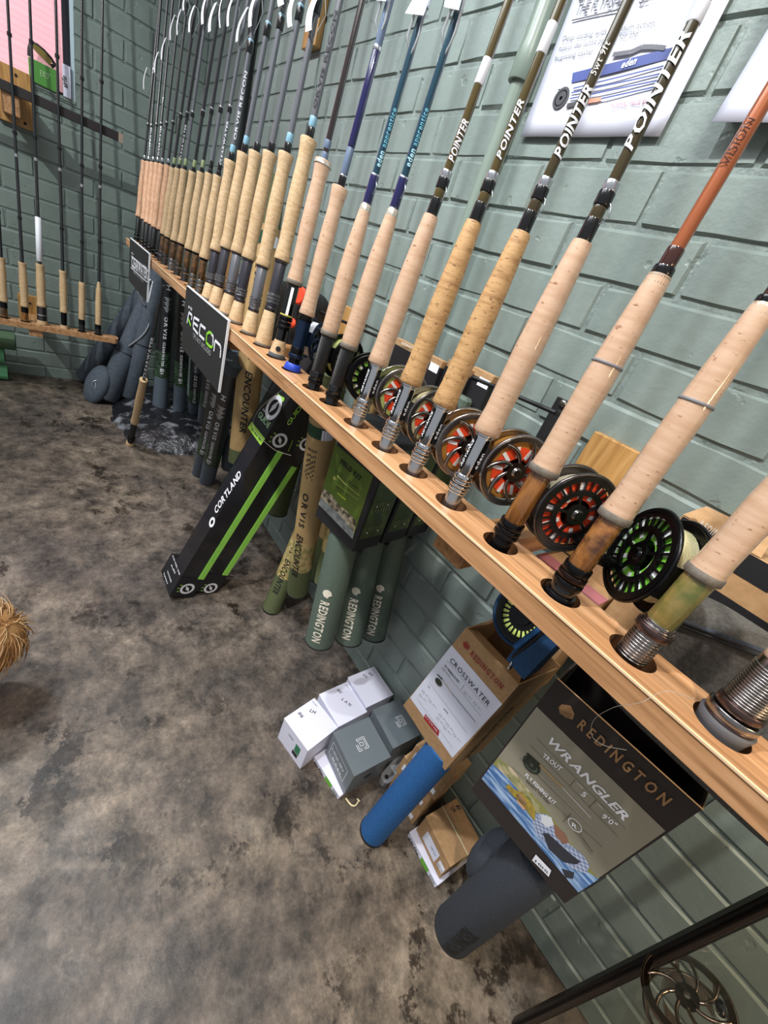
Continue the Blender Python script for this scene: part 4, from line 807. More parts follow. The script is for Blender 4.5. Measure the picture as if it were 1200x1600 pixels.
def rod_tube(name, label, group, P0, P1, r, length, segs, cap=BLKM, n=28, cat='tube'):
    """segs: (from, to, material, part name)"""
    u = (P1 - P0).normalized(); t = thing(name, P0, label, cat, group)
    for a, b, m, nm in segs: part(t, nm, P0, u, [(a * length, r), (b * length, r)], m, n)
    part(t, 'end_cap', P0, u, [(-.004, r * .96), (-.003, r * 1.02), (.001, r * 1.02), (.0015, r)], cap, n); part(t, 'end_cap', P0 + u * length, u, [(0, r * 1.01), (.004, r * 1.01), (.005, r * .95)], segs[-1][2], n)
    return t, P0, u
og = 'slate grey rod tubes with black and green print under the rack'
OT = [((249, 641), .055, (263, 467), -.20, .85, .040, 'slate tube with white lettering, leftmost under the rack, beside the grey bags'), ((280, 646), .06, (289, 470), -.17, .84, .036, 'slate rod tube, second from the left under the rack'),
      ((303.5, 649), .05, (311, 540), -.17, .80, .036, 'slate rod tube, third from the left, half behind the green lettered black sign'), ((320, 656), -.10, (330, 590), -.19, .80, .036, 'slate rod tube right below the middle of the green lettered black sign'),
      ((311, 741), .0, (342, 610), -.24, .90, .034, 'slate tube leaning behind the one that stands farthest out on the floor'), ((323, 753), .0, (357, 610), -.25, .90, .036, 'leaning slate rod tube standing farthest out on the floor'),
      ((358, 728), -.085, (371, 548), -.20, .90, .036, 'slate rod tube with white lettering between the black sign and the kraft tube')]
for i, (p0, z0, p1, y1, ln, r, lb) in enumerate(OT):
    P0, P1 = lean_fit(p0, z0, p1, y1, ln, r)
    t, P0, u = rod_tube('rod_tube', lb, og, P0, P1, r, ln, [(0, .24, SLATE, 'cloth_end'), (.24, .42, CAMO, 'printed_band'), (.42, .95, TBLK, 'black_sleeve'), (.95, 1, SLATE, 'cloth_end')])
    mb = MB(); f = CAM - (P0 + u * .4) + V((-.55, 0, 0)); cyltext(mb, P0, u, r, f, 'ORVIS', ln * .64, ln * .50, .016, WHT, 'b', 0, .2); cyltext(mb, P0, u, r, f, 'CLEARWATER', ln * .48, ln * .32, .012, WHT, 'b'); cyltext(mb, P0, u, r, f, '865 4', ln * .305, ln * .27, .020, WHT, 'b')
    for q in range(9): cyltext(mb, P0, u, r, f, 'lI'[q % 2], ln * (.67 + .010 * q), ln * (.675 + .010 * q), .012 + .010 * ((q * 7) % 3), SILV, 'b')
    cyltext(mb, P0, u, r, f, 'H', ln * .83, ln * .80, .018, WHT, 'b'); mb.build('lettering', t)
kg = 'kraft and olive rod tubes under the rack'
KT = [((375, 722), -.22, (393, 560), -.22, .90, .043, [(0, .06, OLIVE, 'cloth_end'), (.06, .86, KRT, 'kraft_sleeve'), (.86, 1, OLIVE, 'cloth_end')], 'kraft tube with black lettering, left of the leaning black boxes'),
      ((465, 922), .16, (504, 675), -.26, .80, .037, [(0, .17, OLIVE, 'cloth_end'), (.17, .34, KCAMO, 'leaf_print'), (.34, .90, KRT, 'kraft_sleeve'), (.90, 1, OLIVE, 'cloth_end')], 'kraft and olive tube hanging between the leaning black boxes and the green box'),
      ((424, 951), .0, (462, 860), -.12, .60, .034, [(0, .25, OLIVE, 'cloth_end'), (.25, .5, KCAMO, 'leaf_print'), (.5, 1, KRT, 'kraft_sleeve')], 'olive ended kraft tube leaning behind the hanging one, farthest out on the floor'),
      ((507, 909), -.13, (521, 850), -.13, .60, .034, [(0, .2, OLIVE, 'cloth_end'), (.2, .5, KCAMO, 'leaf_print'), (.5, 1, KRT, 'kraft_sleeve')], 'olive and kraft tube half hidden behind the front green sage tube'),
      ((496, 902), -.05, (510, 850), -.05, .60, .034, [(0, .3, OLIVE, 'cloth_end'), (.3, 1, KRT, 'kraft_sleeve')], 'olive tube end nearest the wall, left of the sage green tubes'),
      ((433, 798), -.07, (446, 750), -.07, .60, .042, [(0, .5, OLIVE, 'cloth_end'), (.5, 1, KRT, 'kraft_sleeve')], 'olive tube end hanging behind the two leaning black boxes')]
for i, (p0, z0, p1, y1, ln, r, sg_, lb) in enumerate(KT):
    P0, P1 = lean_fit(p0, z0, p1, y1, ln, r); t, P0, u = rod_tube('rod_tube', lb, kg, P0, P1, r, ln, sg_)
    if i < 3:
        mb = MB(); f = CAM - (P0 + u * .4) + V((-.5 if i else -.2, 0, 0)); cyltext(mb, P0, u, r, f, 'ORVIS', ln * .58, ln * .42, .018, INK, 'b', 0, .25); cyltext(mb, P0, u, r, f, 'ENCOUNTER', ln * .38, ln * .14, .022, INK if i != 3 else BLKM, 'b', .3)
        if i < 2:
            for q in range(6): cyltext(mb, P0, u, r, f, 'iillilil'[:5 + q % 3], ln * .76, ln * (.66 - .01 * (q % 3)), .003, INK, 'r', ang=-.35 + .13 * q)
            g_ = mat('dark_green_label', '#12432c', .5); cyltext(mb, P0, u, r, f, 'I', ln * .80, ln * .84, .06, g_, 'b'); cyltext(mb, P0, u, r, f, 'I', ln * .80, ln * .835, .03, TAGP, 'b', ang=.9)
        mb.build('lettering', t)
# three sage green outfits with olive boxes
fq = [(520, 683), (588, 743), (548, 861), (492.5, 804)]; FO = V((-.691, -.30, .815)); FN = V((-.13, 1, 0.0)).normalized()
RG = [((499, 1000), .15, (546, 858)), ((545, 997), .15, (586, 864)), ((583, 991), .15, (624, 855))]
fu = V((.131, .017, 0)).normalized(); fd = V((-.13, 1, 0)).normalized()
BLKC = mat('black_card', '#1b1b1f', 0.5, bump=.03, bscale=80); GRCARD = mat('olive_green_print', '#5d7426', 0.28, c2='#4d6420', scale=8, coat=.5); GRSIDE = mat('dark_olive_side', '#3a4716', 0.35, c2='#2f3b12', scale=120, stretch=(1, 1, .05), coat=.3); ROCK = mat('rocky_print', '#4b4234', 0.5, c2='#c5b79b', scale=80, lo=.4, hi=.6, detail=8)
corners = [PP(x, y, FO, FN) for x, y in fq]
Wf = ((corners[1] - corners[0]).length + (corners[2] - corners[3]).length) / 2; zt, zb = corners[0].z, min(corners[2].z, corners[3].z)
BLx = (corners[3] + (corners[2] - corners[3]) * 0); BLx.z = zb
lb3 = ['olive green boxed rod outfit with a printed rod picture, nearest the room', 'olive green boxed rod outfit in the middle of three below the rack', 'olive green boxed rod outfit of three, nearest the brick wall']
gp = 'boxed outfits with sage green tubes below the rack'
for i in range(3):
    off = fd * (.094 * i); o = BLx + off; D = .083
    t = thing('boxed_rod_outfit', o + V((Wf / 2, 0, -.5)), lb3[i], 'boxed rod', gp)
    mb = MB().bev(o, fu * Wf, fd * D, V((0, 0, .27)), BLKC, .002); mb.build('box', t)
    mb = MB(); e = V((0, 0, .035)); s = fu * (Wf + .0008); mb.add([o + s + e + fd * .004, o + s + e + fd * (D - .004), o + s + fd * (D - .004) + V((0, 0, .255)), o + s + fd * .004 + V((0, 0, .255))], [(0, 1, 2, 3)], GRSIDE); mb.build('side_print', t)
    sf = Face(o + s + V((0, 0, .27)), o + s + fd * D + V((0, 0, .27)), o + s + fd * D, o + s, V((1, 0, 0)))
    for zz in (.055, .105, .12):
        for q in range(7): sf.rectuv(.012 + q * .009, zz + .002 * (q % 2), .0135 + q * .009, zz + .012 + .0, mat('faint_print', '#8b8f5c', .6), off=.0014)
    for (a, b) in ((.02, .05), (.055, .05), (.02, .12), (.055, .12)): sf.rectuv(a, b, a + .004, b + .004, CREAM, off=.0016)
    sf.build('side_lettering', t)
    p0, z0, p1 = RG[i]; P0 = PY(p0[0], p0[1], BLx.y + off.y + .045); P1 = o + fu * Wf * .5 + fd * (D * .5); u = (P1 - P0).normalized(); r = .0385; ln = (P1 - P0).length + .05
    part(t, 'tube', P0, u, [(0, r), (ln, r)], GRNC, 32); part(t, 'end_cap', P0, u, [(-.004, r * .96), (-.003, r * 1.02), (.001, r * 1.02), (.0015, r)], BLKM, 32)
    mb = MB(); f = CAM - P0 + V((-.25, 0, 0)); cyltext(mb, P0, u, r, f, 'REDINGTON', .150, .022, .023, CREAM, 'b', 0, .12); a_ = (f - u * f.dot(u)).normalized(); b_ = u.cross(a_)
    pts = [(0, -.012), (.007, -.010), (.011, 0), (.008, .009), (0, .013), (-.003, .006), (-.008, .004), (-.006, -.006)]
    mb.add([P0 + u * (.172 + y * 1.3) * 1 + a_ * (r + .001) * math.cos(x / r) + b_ * (r + .001) * math.sin(x / r) for x, y in [(0, 0)] + [(q[1], q[0]) for q in pts]], [(0, k + 1, (k + 1) % 8 + 1) for k in range(8)], CREAM)
    mb.build('lettering', t)
    MB().bev(o + fu * Wf * .72 + fd * (D * .6) + V((0, 0, -.03)), fu * .028, fd * .004, V((0, 0, .03)), BLKM, .001).build('hanging_strap', t)
    if i == 0:
        fc = Face(o + V((0, 0, .27)), o + fu * Wf + V((0, 0, .27)), o + fu * Wf, o.copy(), V((0, -1, 0)))
        fc.poly([(524, 693), (583.5, 744), (551, 842), (498, 788)], GRCARD); fc.poly([(505, 763), (512, 768), (520, 775), (530, 789), (541, 797), (557.5, 815), (551, 842), (498, 788)], ROCK); fc.poly([(502, 778), (512, 787), (530, 803), (553, 832), (551, 842), (498, 788)], mat('grey_river_print', '#9aa09e', .4, c2='#6c7270', scale=60))
        fc.text('FIELD KIT', (532, 723), (563.5, 752), INK, .011, 'b'); fc.text('TROUT', (524, 736), (537, 745), INK, .004); fc.text('9FT 5WT', (544, 752), (560, 765), INK, .004); fc.line((526, 739), (566, 770), .0005, INK)
        fc.line((528, 743), (541, 757), .0022, mat('straw_print', '#d9d77a', .4)); fc.line((541, 757), (562, 774), .0009, MC['straw_print']); fc.line((526, 755), (560, 781), .0005, MC['straw_print']); fc.disc((523.3, 747), .0045, MC['straw_print'], .0034); fc.disc((523.3, 747), .0018, MC['straw_print']); fc.line((528, 770), (541, 781), .0022, mat('yellow_print', '#c8dc3c', .4)); fc.text('READY TO', (526, 762), (545, 777), INK, .0035)
        fc.build('front_print', t)
# ---- leaning black display boxes with clear sides
lean = V((.03, .33, .944)).normalized(); C0 = PZ(300.8, 933.8, 0); vdir = V((0, -1, 0)); vdir = (vdir - lean * vdir.dot(lean)).normalized(); wdir = -lean.cross(vdir).normalized()
if wdir.x > 0: wdir = -wdir
def fit(base, d, target):
    best = min([i * .002 for i in range(10, 90)], key=lambda s: (V(proj(base + d * s)[:2]) - V(target)).length); return best
wv = fit(C0, vdir, (264.8, 930.8)); ww = fit(C0 + vdir * wv, wdir, (254, 892)); C0.z += .002
LIMES = mat('lime_stripe', '#9be05a', 0.4, coat=.5); CLR = mat('clear_plastic', '#22232a', 0.06, coat=1.0); LIMEC = mat('lime_card', '#a4d84f', .5); DARKIN = mat('inner_card', '#1b1a20', .35, coat=.6, c2='#25232c', scale=6)
cg = 'black and lime boxed rod kits leaning on the wall'
for i, lb in enumerate(['black and lime boxed rod kit with large white lettering, leaning nearest the room', 'black and lime boxed rod kit leaning behind the first one']):
    dv = -vdir * (wv + .006) * i; B0 = C0 + dv * 1.0; B0.z = C0.z + (0 if i == 0 else .0); Lb = .93 - .06 * i
    t = thing('boxed_rod_kit', B0, lb, 'boxed rod', cg)
    V0 = vdir * wv; W0 = wdir * ww; U = lean
    MB().box(B0, V0, W0, U * .085, BLKC).build('box_base', t); MB().box(B0 + U * (Lb - .30), V0, W0, U * .30, BLKC).build('box_top', t)
    MB().box(B0 + U * .085 + V0 * .02 + W0 * .02, V0 * .96, W0 * .60, U * (Lb - .385), DARKIN).build('inner_card', t)
    MB().box(B0 + U * .085 + V0 * .005 - W0 * .008, V0 * .24, W0 * .05, U * (Lb - .385), LIMES).build('lime_stripe', t)
    mb = MB(); mb.tube([B0 + U * .09 + V0 * .78 + W0 * .80, B0 + U * (Lb - .30) + V0 * .78 + W0 * .80], .004, BLK, 8); mb.tube([B0 + U * .09 + V0 * .62 + W0 * .90, B0 + U * (Lb - .30) + V0 * .62 + W0 * .90], .003, mat('tan_blank', '#8a7a62', .4), 8); mb.build('rod_sections', t)['kind'] = 'stuff'
    for o_, a_, b_ in ((B0 + V0, W0, 0), (B0 + V0 + W0, -V0, 0)): pass
    # clear film: thin pane on the side to the room
    fm = mat('clear_film', '#08080a', .04, alpha=.10); MB().add([B0 + V0 * 1.0 + U * .085, B0 + V0 + W0 + U * .085, B0 + V0 + W0 + U * (Lb - .30), B0 + V0 + U * (Lb - .30)], [(0, 1, 2, 3)], fm).add([B0 + U * .085, B0 + V0 + U * .085, B0 + V0 + U * (Lb - .30), B0 + U * (Lb - .30)], [(0, 1, 2, 3)], fm).build('clear_film', t)
    # +x face print
    fx = Face(B0 + V0 * 0 + U * Lb, B0 + V0 + U * Lb, B0 + V0, B0.copy(), V((1, 0, 0)))
    sh = (0, 0) if i == 0 else (36.5, -1)
    def q(x, y): return (x + sh[0], y + sh[1])
    a, b = perp(fx.N)
    def mascot_free_logo(fc, c, R):   # white oval ring with a leaf, and three lime ticks
        fc.disc(c, R, WHT, R * .66); Pc_ = fc.px(*c) + fc.N * .0019; uu = U * .8 + V0.normalized() * .6; ss_ = fc.N.cross(uu); fc.mb.add([Pc_ + uu * R * .62, Pc_ + ss_ * R * .24, Pc_ - uu * R * .62, Pc_ - ss_ * R * .24], [(0, 1, 2, 3)], WHT)
        for k in range(3): P = fc.px(*c) - U * 0 + (fc.VV * (math.sin(.5 * k - .5)) + V0.normalized() * math.cos(.5 * k - .5)) * R * 1.25; fc.mb.add([P + fc.N * .002 + V0.normalized() * R * .25, P + fc.N * .002 + U * R * .1, P + fc.N * .002 - V0.normalized() * R * .15, P + fc.N * .002 - U * R * .1], [(0, 1, 2, 3)], LIMEC)
    mascot_free_logo(fx, q(292.5, 919.5), .024)
    if i == 0:
        mascot_free_logo(fx, (437, 688), .025); fx.text('GUIDE', (452, 665), (476, 630), LIMEC, .014, 'r'); fx.line((450, 705), (457, 688), .002, LIMEC)
    else: mascot_free_logo(fx, (478, 694), .024)
    fx.build('side_print', t)
    if i == 0:
        fy = Face(B0 + V0 + W0 + U * Lb, B0 + V0 + U * Lb, B0 + V0.copy(), B0 + V0 + W0, V((0, -1, .3)))
        fy.disc((428, 637), .040, WHT, .026); Pc_ = fy.px(429, 636) + fy.N * .002; fy.mb.add([Pc_ + U * .026 + W0.normalized() * -.008, Pc_ + W0.normalized() * .011, Pc_ - U * .026 + W0.normalized() * .008, Pc_ - W0.normalized() * .011], [(0, 1, 2, 3)], WHT); fy.poly([(433, 613), (438, 618), (445, 622), (443, 628), (436, 625)], LIMEC); fy.text('CORTLAND', (411, 641), (424.5, 655.5), WHT, .006, 'b')
        fy.text('GUIDE', (403, 650), (419.5, 670), mat('sage_print', '#8fae8a', .5), .018, 'b'); fy.poly([(393.5, 659), (414.5, 686), (407.5, 696), (387.5, 668)], LIMEC); fy.text('9ft 8wt 4pc', (393, 672), (408, 690), INK, .008)
        fy.text('CORTLAND', (338, 804), (378, 743), WHT, .027, 'b', .2); fy.disc((332, 816), .017, WHT, .008)
        for k, (p0, p1) in enumerate((((270, 869), (281, 899)), ((268, 884), (274, 897)), ((262, 893), (268, 911)), ((256, 896), (262, 914)))): fy.text(('ROD REEL LINE', 'FLIES', 'LEADER', 'TIPPET')[k], p0, p1, WHT, .006, 'b')
        fy.build('front_print', t)
# ---- kraft outfit box with blue tube
def facebox(px4, O, N, depth_vec): c = [PP(x, y, O, N) for x, y in px4]; return c
XO = V((-.23, -.262, .70)); XN = V((.10, -1, -.13)).normalized(); c = facebox([(728, 981), (811, 1070), (695, 1204), (630, 1102)], XO, XN, None)
TL, TR, BR_, BL_ = c; dp = V((.012, .105, .01)); t = thing('boxed_rod_outfit', V(((BL_.x + BR_.x) / 2, -.22, 0)), 'kraft boxed fly outfit with white label and a blue tube reaching the floor', 'boxed rod')
mb = MB(); th = XN * -.002
def wall4(mb, a, b, c_, d, n, m, tk=.002): n = n.normalized() * tk; mb.hexa([a, b, b + n, a + n, d, c_, c_ + n, d + n], m)
wall4(mb, BL_, BR_, TR, TL, dp, KRAFT); wall4(mb, BR_, BR_ + dp, TR + dp + V((0, 0, -.005)), TR, V((-1, 0, 0)), KRAFT); wall4(mb, BL_, BL_ + dp, TL + dp, TL, V((1, 0, 0)), KRAFT); wall4(mb, BL_ + dp, BR_ + dp, TR + dp, TL + dp, V((0, -1, 0)), KRAFT); wall4(mb, BL_, BR_, BR_ + dp, BL_ + dp, V((0, 0, 1)), KRAFT); mb.build('box', t)
wall = MB(); wall4(wall, TL, TR, TR + V((-.012, .035, -.012)), TL + V((.008, .035, -.012)), V((0, 0, -1)), KRAFT, .0015); wall4(wall, TL + dp * .2, TL + dp, TL + dp * 1.0 + V((.015, -.01, .03)), TL + dp * .3 + V((.012, 0, .012)), V((1, 0, 0)), KRAFT, .0015); wall.build('top_flap', t)
fc = Face(TL, TR, BR_, BL_.copy(), V((0, -1, 0))); RED = mat('brick_red_print', '#8f2f2b', .5); DRED = mat('red_block', '#a3262b', .5)
fc.poly([(706, 1008), (785, 1100), (707, 1184), (641, 1090)], PAPER); fc.text('REDINGTON', (734.5, 1022), (783, 1076), RED, .0125, 'b', 0, .22); fc.disc((729, 1008), .0068, RED); fc.line((724, 1004), (731, 1016), .0008, KRAFT); fc.line((731, 1000), (728, 1009), .0008, KRAFT)
fc.text('CROSSWATER', (703, 1032), (762.5, 1103), INK, .0125, 'r', 0, .14); fc.text('FLY FISHING OUTFIT', (695, 1040), (717, 1067), INK, .0055, 'b'); fc.text('READY TO FISH', (692, 1043), (704, 1057), INK, .003)
for a, b in (((699, 1031), (762, 1107)), ((690, 1042), (752, 1118)), ((672, 1066), (730, 1144)), ((652, 1090), (708, 1168))): fc.line(a, b, .0005, INK)
fc.line((727, 1069), (720, 1078), .0005, INK); fc.disc((686, 1065), .0085, mat('reel_print', '#2b3029', .4)); fc.disc((686, 1065), .0045, mat('sage_grey_print', '#6f7c6a', .4), .003); fc.line((684, 1053), (692, 1061), .003, INK); fc.line((692, 1061), (707, 1083), .0014, mat('cork_print', '#b99a6a', .5)); fc.line((707, 1083), (744, 1128), .0012, mat('navy_print', '#1b2c44', .5))
fc.poly([(665, 1115), (687, 1142), (685, 1151), (662, 1122)], DRED); fc.text('FLY ROD REEL', (665.5, 1119), (684, 1143.5), WHT, .0035, 'b')
for bx, by in ((728, 1082), (743, 1099), (662, 1080), (658, 1086), (673, 1095), (689, 1117), (685, 1122), (700, 1132), (696, 1137), (711, 1148)):
    P = fc.px(bx, by) + fc.N * .0018; s = .0028; q4 = [P + fc.U * a + fc.VV * b for a, b in ((-s, -s), (s, -s), (s, s), (-s, s))]
    for k in range(4): A_, B_ = q4[k], q4[(k + 1) % 4]; n_ = fc.N.cross((B_ - A_).normalized()) * .00025; fc.mb.add([A_ - n_, A_ + n_, B_ + n_, B_ - n_], [(0, 1, 2, 3)], INK)
    fc.text('9FT 5', (bx + 4, by + 5), (bx + 9, by + 11), INK, .003)
fc.text('SIZE', (669, 1071), (672, 1075), INK, .003, 'b'); fc.text('MODEL', (694, 1107), (701, 1115), INK, .003, 'b'); fc.build('front_print', t)
sf = Face(TR.copy(), TR + dp, BR_ + dp, BR_.copy(), V((1, 0, 0))); sf.text('REDINGTON', (733, 1180), (803, 1103), INK, .012, 'b', 0, .2); sf.build('side_print', t)
P0 = PZ(582, 1299, .0); P1 = (BL_ + BR_ + dp) / 2 + V((0, 0, .02)); P1 = PY(684, 1180, -.188); u = (P1 - P0).normalized(); r = .0345
part(t, 'blue_tube', P0, u, [(.004, r), ((P1 - P0).length + .03, r)], BLUEC, 36); part(t, 'end_cap', P0, u, [(0, r * .95), (.001, r * 1.02), (.006, r * 1.02), (.007, r)], BLKM, 36)
NAVC = mat('deep_blue_cloth', '#17456f', 0.7, c2='#153d63', scale=200, bump=.12, bscale=600)
# blue zip case with a reel, sitting in the open top
cN = V((-.12, -.93, .33)).normalized(); cc = PY(818, 962, -.235); t = thing('reel_case', cc + V((0, 0, -.08)), 'blue zipped reel case, open on a black reel, in the kraft box', 'case')
ca, cb = perp(cN); MB().lathe(cc - cN * .03, cN, [(0, .001), (.001, .030), (.003, .046), (.012, .050), (.030, .051), (.036, .0505), (.034, .047), (.006, .045)], NAVC, 40, cap=False).build('case_shell', t)
MB().ring(cc + cN * .002, cN, .041, .0455, .004, BLKM, 40).build('zip', t)
fo = MB().lathe(cc - cN * .004, cN, [(0, .041), (.005, .041)], BLKMET, 40).build('reel', t); mb = MB()
for k in range(24):
    g = 6.2832 * k / 24; d = ca * math.cos(g) + cb * math.sin(g); s = cN.cross(d); mb.add([cc + cN * .0018 + d * .024 - s * .0014, cc + cN * .0018 + d * .024 + s * .0014, cc + cN * .0018 + d * .034 + s * .0028, cc + cN * .0018 + d * .034 - s * .0028], [(0, 1, 2, 3)], mat('pale_lime_line', '#d6e87a', .5))
mb.build('fly_line', fo); MB().ring(cc + cN * .003, cN, .0345, .041, .004, BLKMET, 36).ring(cc + cN * .003, cN, .0, .015, .004, BLKMET, 24).build('spool', fo)
pf = [(806, 1010), (853, 975), (874, 1003), (818, 1062), (791, 1030)]; a3 = [PY(x, y, -.262 + .0004 * (y - 970) * -.3) for x, y in pf]; mb = MB(); d_ = V((0, .045, .0)); n_ = 5
mb.add(a3 + [p + d_ for p in a3], [tuple(range(5))] + [(k, (k + 1) % 5, 5 + (k + 1) % 5, 5 + k) for k in range(5)], NAVC); mb.build('front_pocket', t)
MB().tube([a3[0] + V((0, -.003, 0)), a3[1] + V((0, -.003, 0))], .0042, BLUEC, 8).tube([PY(801, 1027, -.267), PY(868, 972, -.267)], .0030, BLKM, 6).build('zip_binding', t)
MB().lathe(PY(801, 1033, -.27), (PY(796, 1045, -.27) - PY(801, 1033, -.27)), [(0, .003), (.004, .0045), (.013, .006), (.016, .003)], CHROME, 10, ell=.5).build('zip_pull', t)
# second kraft box behind, only its pinkish top showing behind the rack
q0, q1 = PY(838, 868, -.12), PY(905, 912, -.12); t = thing('boxed_rod_outfit', V((q0.x + .06, -.09, q0.z - .25)), 'kraft boxed outfit with pinkish inner flap, close to the wall behind the rack', 'boxed rod')
MB().bev((q0.x, -.12, q0.z - .25), (.13, 0, 0), (0, .09, 0), (0, 0, .25), KRAFT, .0015).build('box', t); MB().cbox((q0.x, -.121, q0.z - .001), (q0.x + .13, -.085, q0.z + .002), mat('pink_flap', '#a2636a', .6)).build('top_flap', t)
fc = Face(V((q0.x, -.121, q0.z)), V((q0.x + .13, -.121, q0.z)), V((q0.x + .13, -.121, q0.z - .2)), V((q0.x, -.121, q0.z - .2)), V((0, -1, 0))); fc.text('REDINGTON', (848, 880), (872, 897), RED, .006, 'b'); fc.build('lettering', t)
# ---- big dark outfit box with fishing picture
WO = V((.0, -.292, .786)); WN = V((-.10, 1, .075)).normalized(); TL, TR, BR_, BL_ = [PP(x, y, WO, WN) for x, y in ((870, 1060), (1097, 1265), (882, 1412), (736, 1233))]
dp = V((-.006, .100, .004)); t = thing('boxed_rod_outfit', V(((BL_.x + BR_.x) / 2, -.24, 0)), 'large dark boxed fly outfit with grey picture label and charcoal tube', 'boxed rod'); DBOX = mat('espresso_card', '#2b2423', .55, bump=.04, bscale=90)
mb = MB(); wall4(mb, BL_, BR_, TR, TL, dp, DBOX, .003); wall4(mb, BR_, BR_ + dp, TR + dp, TR, V((-1, 0, 0)), DBOX, .003); wall4(mb, BL_, BL_ + dp, TL + dp, TL, V((1, 0, 0)), DBOX, .003); wall4(mb, BL_ + dp, BR_ + dp, TR + dp, TL + dp, V((0, -1, 0)), DBOX, .003); wall4(mb, BL_, BR_, BR_ + dp, BL_ + dp, V((0, 0, 1)), DBOX, .003); mb.build('box', t)
mb = MB(); mb.tube([TL + V((0, .001, 0)), TR + V((0, .001, 0)), TR + dp], .0011, KRAFTE, 5); mb.build('raw_card_edge', t)
fc = Face(TL, TR, BR_, BL_.copy(), V((0, -1, 0))); TAUPE = mat('taupe_print', '#97917f', .25, coat=.6, c2='#8b8676', scale=5); COPR = mat('copper_print', '#a9835c', .3, .2); RIV = mat('river_print', '#3f6ea8', .35, c2='#a9c4e4', scale=30, stretch=(1, 1, 5), lo=.42, hi=.62, coat=.5); BANK = mat('bank_print', '#8a8a52', .4, c2='#c9b89a', scale=50, lo=.45, hi=.6)
fc.poly([(839, 1104), (1040, 1298), (904, 1394), (753, 1216)], TAUPE)
fc.text('REDINGTON', (902, 1134), (1038, 1258), COPR, .0165, 'b', 0, .35); L_ = [(873, 1105), (878, 1100), (892, 1102), (898, 1115), (895, 1124), (884, 1121), (875, 1114)]; fc.poly(L_, COPR)
for k in range(3): fc.line((873 + k * 2, 1107 + k * 4), (894 - k, 1117 + k * 3), .0006, DBOX)
fc.text('WRANGLER', (853, 1155), (976, 1282), WHT, .0135, 'b', .2, .05)
for a, b in (((839, 1152), (978, 1294)), ((829, 1163), (965, 1305)), ((813, 1183), (949, 1315)), ((801, 1198), (942, 1322)), ((880, 1270), (925, 1335))): fc.line(a, b, .0005, INK)
for a, b in (((899, 1217), (891, 1227)), ((932, 1249), (921, 1260)), ((893, 1270), (880, 1283))): fc.line(a, b, .0005, INK)
fc.text('TROUT', (848, 1181), (876, 1204), WHT, .0085, 'b', .2); fc.text('FLY FISHING KIT', (821, 1211), (867, 1257), WHT, .0075, 'b'); fc.text('READY TO FISH', (823, 1220), (858, 1255), INK, .0035, 'b'); fc.text('5', (908, 1240), (914, 1245), WHT, .009, 'b', .2); fc.text('9\'0"', (940, 1275), (961, 1292), WHT, .009, 'b', .2)
fc.text('LINE SIZE', (902, 1222), (911, 1231), WHT, .002); fc.text('LENGTH', (934, 1255), (942, 1263), WHT, .002); fc.text('RIO MAINSTREAM LINE', (905, 1302), (925, 1330), INK, .0035); fc.text('R', (894, 1289), (902, 1295), WHT, .007, 'b'); fc.disc((899, 1288), .0095, WHT, .0083)
fc.disc((831, 1194), .0135, mat('reel_print', '#2b3029', .4)); fc.disc((831, 1194), .011, mat('sage_grey_print', '#6f7c6a', .4), .008); fc.disc((831, 1194), .003, TAUPE); fc.line((824, 1176), (844, 1194), .004, INK); fc.line((844, 1194), (880, 1230), .0028, mat('cork_print', '#b99a6a', .5)); fc.line((880, 1230), (924, 1277), .0010, WHT); fc.line((840, 1206), (950, 1316), .0004, WHT)
# picture strip: river, bank, angler in a checked shirt with a trout
fc.poly([(753, 1216), (778, 1184), (800, 1200), (826, 1233), (852, 1262), (880, 1300), (918, 1352), (936, 1372), (904, 1394)], BANK)
fc.poly([(753, 1216), (770, 1193), (795, 1216), (828, 1256), (860, 1296), (893, 1345), (936, 1373), (904, 1394)], RIV); fc.poly([(776, 1186), (790, 1196), (812, 1220), (824, 1236), (846, 1262), (840, 1268), (820, 1246), (800, 1222)], mat('sunlit_bank_print', '#b9ac86', .4, c2='#6f7c45', scale=70))
SHIRT = mat('check_shirt_print', '#8f9fc0', .4); nt = SHIRT.node_tree; ck = nt.nodes.new('ShaderNodeTexChecker'); ck.inputs['Scale'].default_value = 230; ck.inputs[1].default_value = lin('#b3bcd2'); ck.inputs[2].default_value = lin('#7886a8'); g_ = nt.nodes.new('ShaderNodeTexCoord'); nt.links.new(g_.outputs['Object'], ck.inputs[0]); nt.links.new(ck.outputs[0], nt.nodes['Principled BSDF'].inputs['Base Color'])
fc.poly([(833, 1282), (842, 1270), (856, 1272), (866, 1290), (890, 1318), (912, 1336), (922, 1352), (916, 1364), (896, 1358), (874, 1340), (850, 1314), (838, 1302)], SHIRT); fc.poly([(848, 1300), (858, 1302), (888, 1330), (908, 1346), (900, 1350), (880, 1346), (858, 1326)], mat('pack_print', '#34363e', .4)); fc.poly([(866, 1286), (884, 1302), (890, 1316), (880, 1318), (868, 1304)], mat('skin_print', '#8b6452', .5)); fc.poly([(846, 1271), (862, 1276), (866, 1288), (856, 1292), (846, 1284)], mat('white_cap_print', '#d5d8de', .4)); fc.poly([(878, 1356), (898, 1362), (896, 1372), (884, 1370)], MC['pack_print'])
TROUT = mat('trout_print', '#b59a3e', .4, c2='#8b7a3c', scale=200); fc.poly([(790, 1228), (796, 1224), (804, 1232), (818, 1238), (832, 1254), (838, 1268), (836, 1282), (828, 1272), (816, 1256), (800, 1240)], TROUT); fc.poly([(806, 1240), (814, 1240), (822, 1252), (826, 1262), (818, 1264), (808, 1250)], mat('hand_print', '#d9a58c', .5))
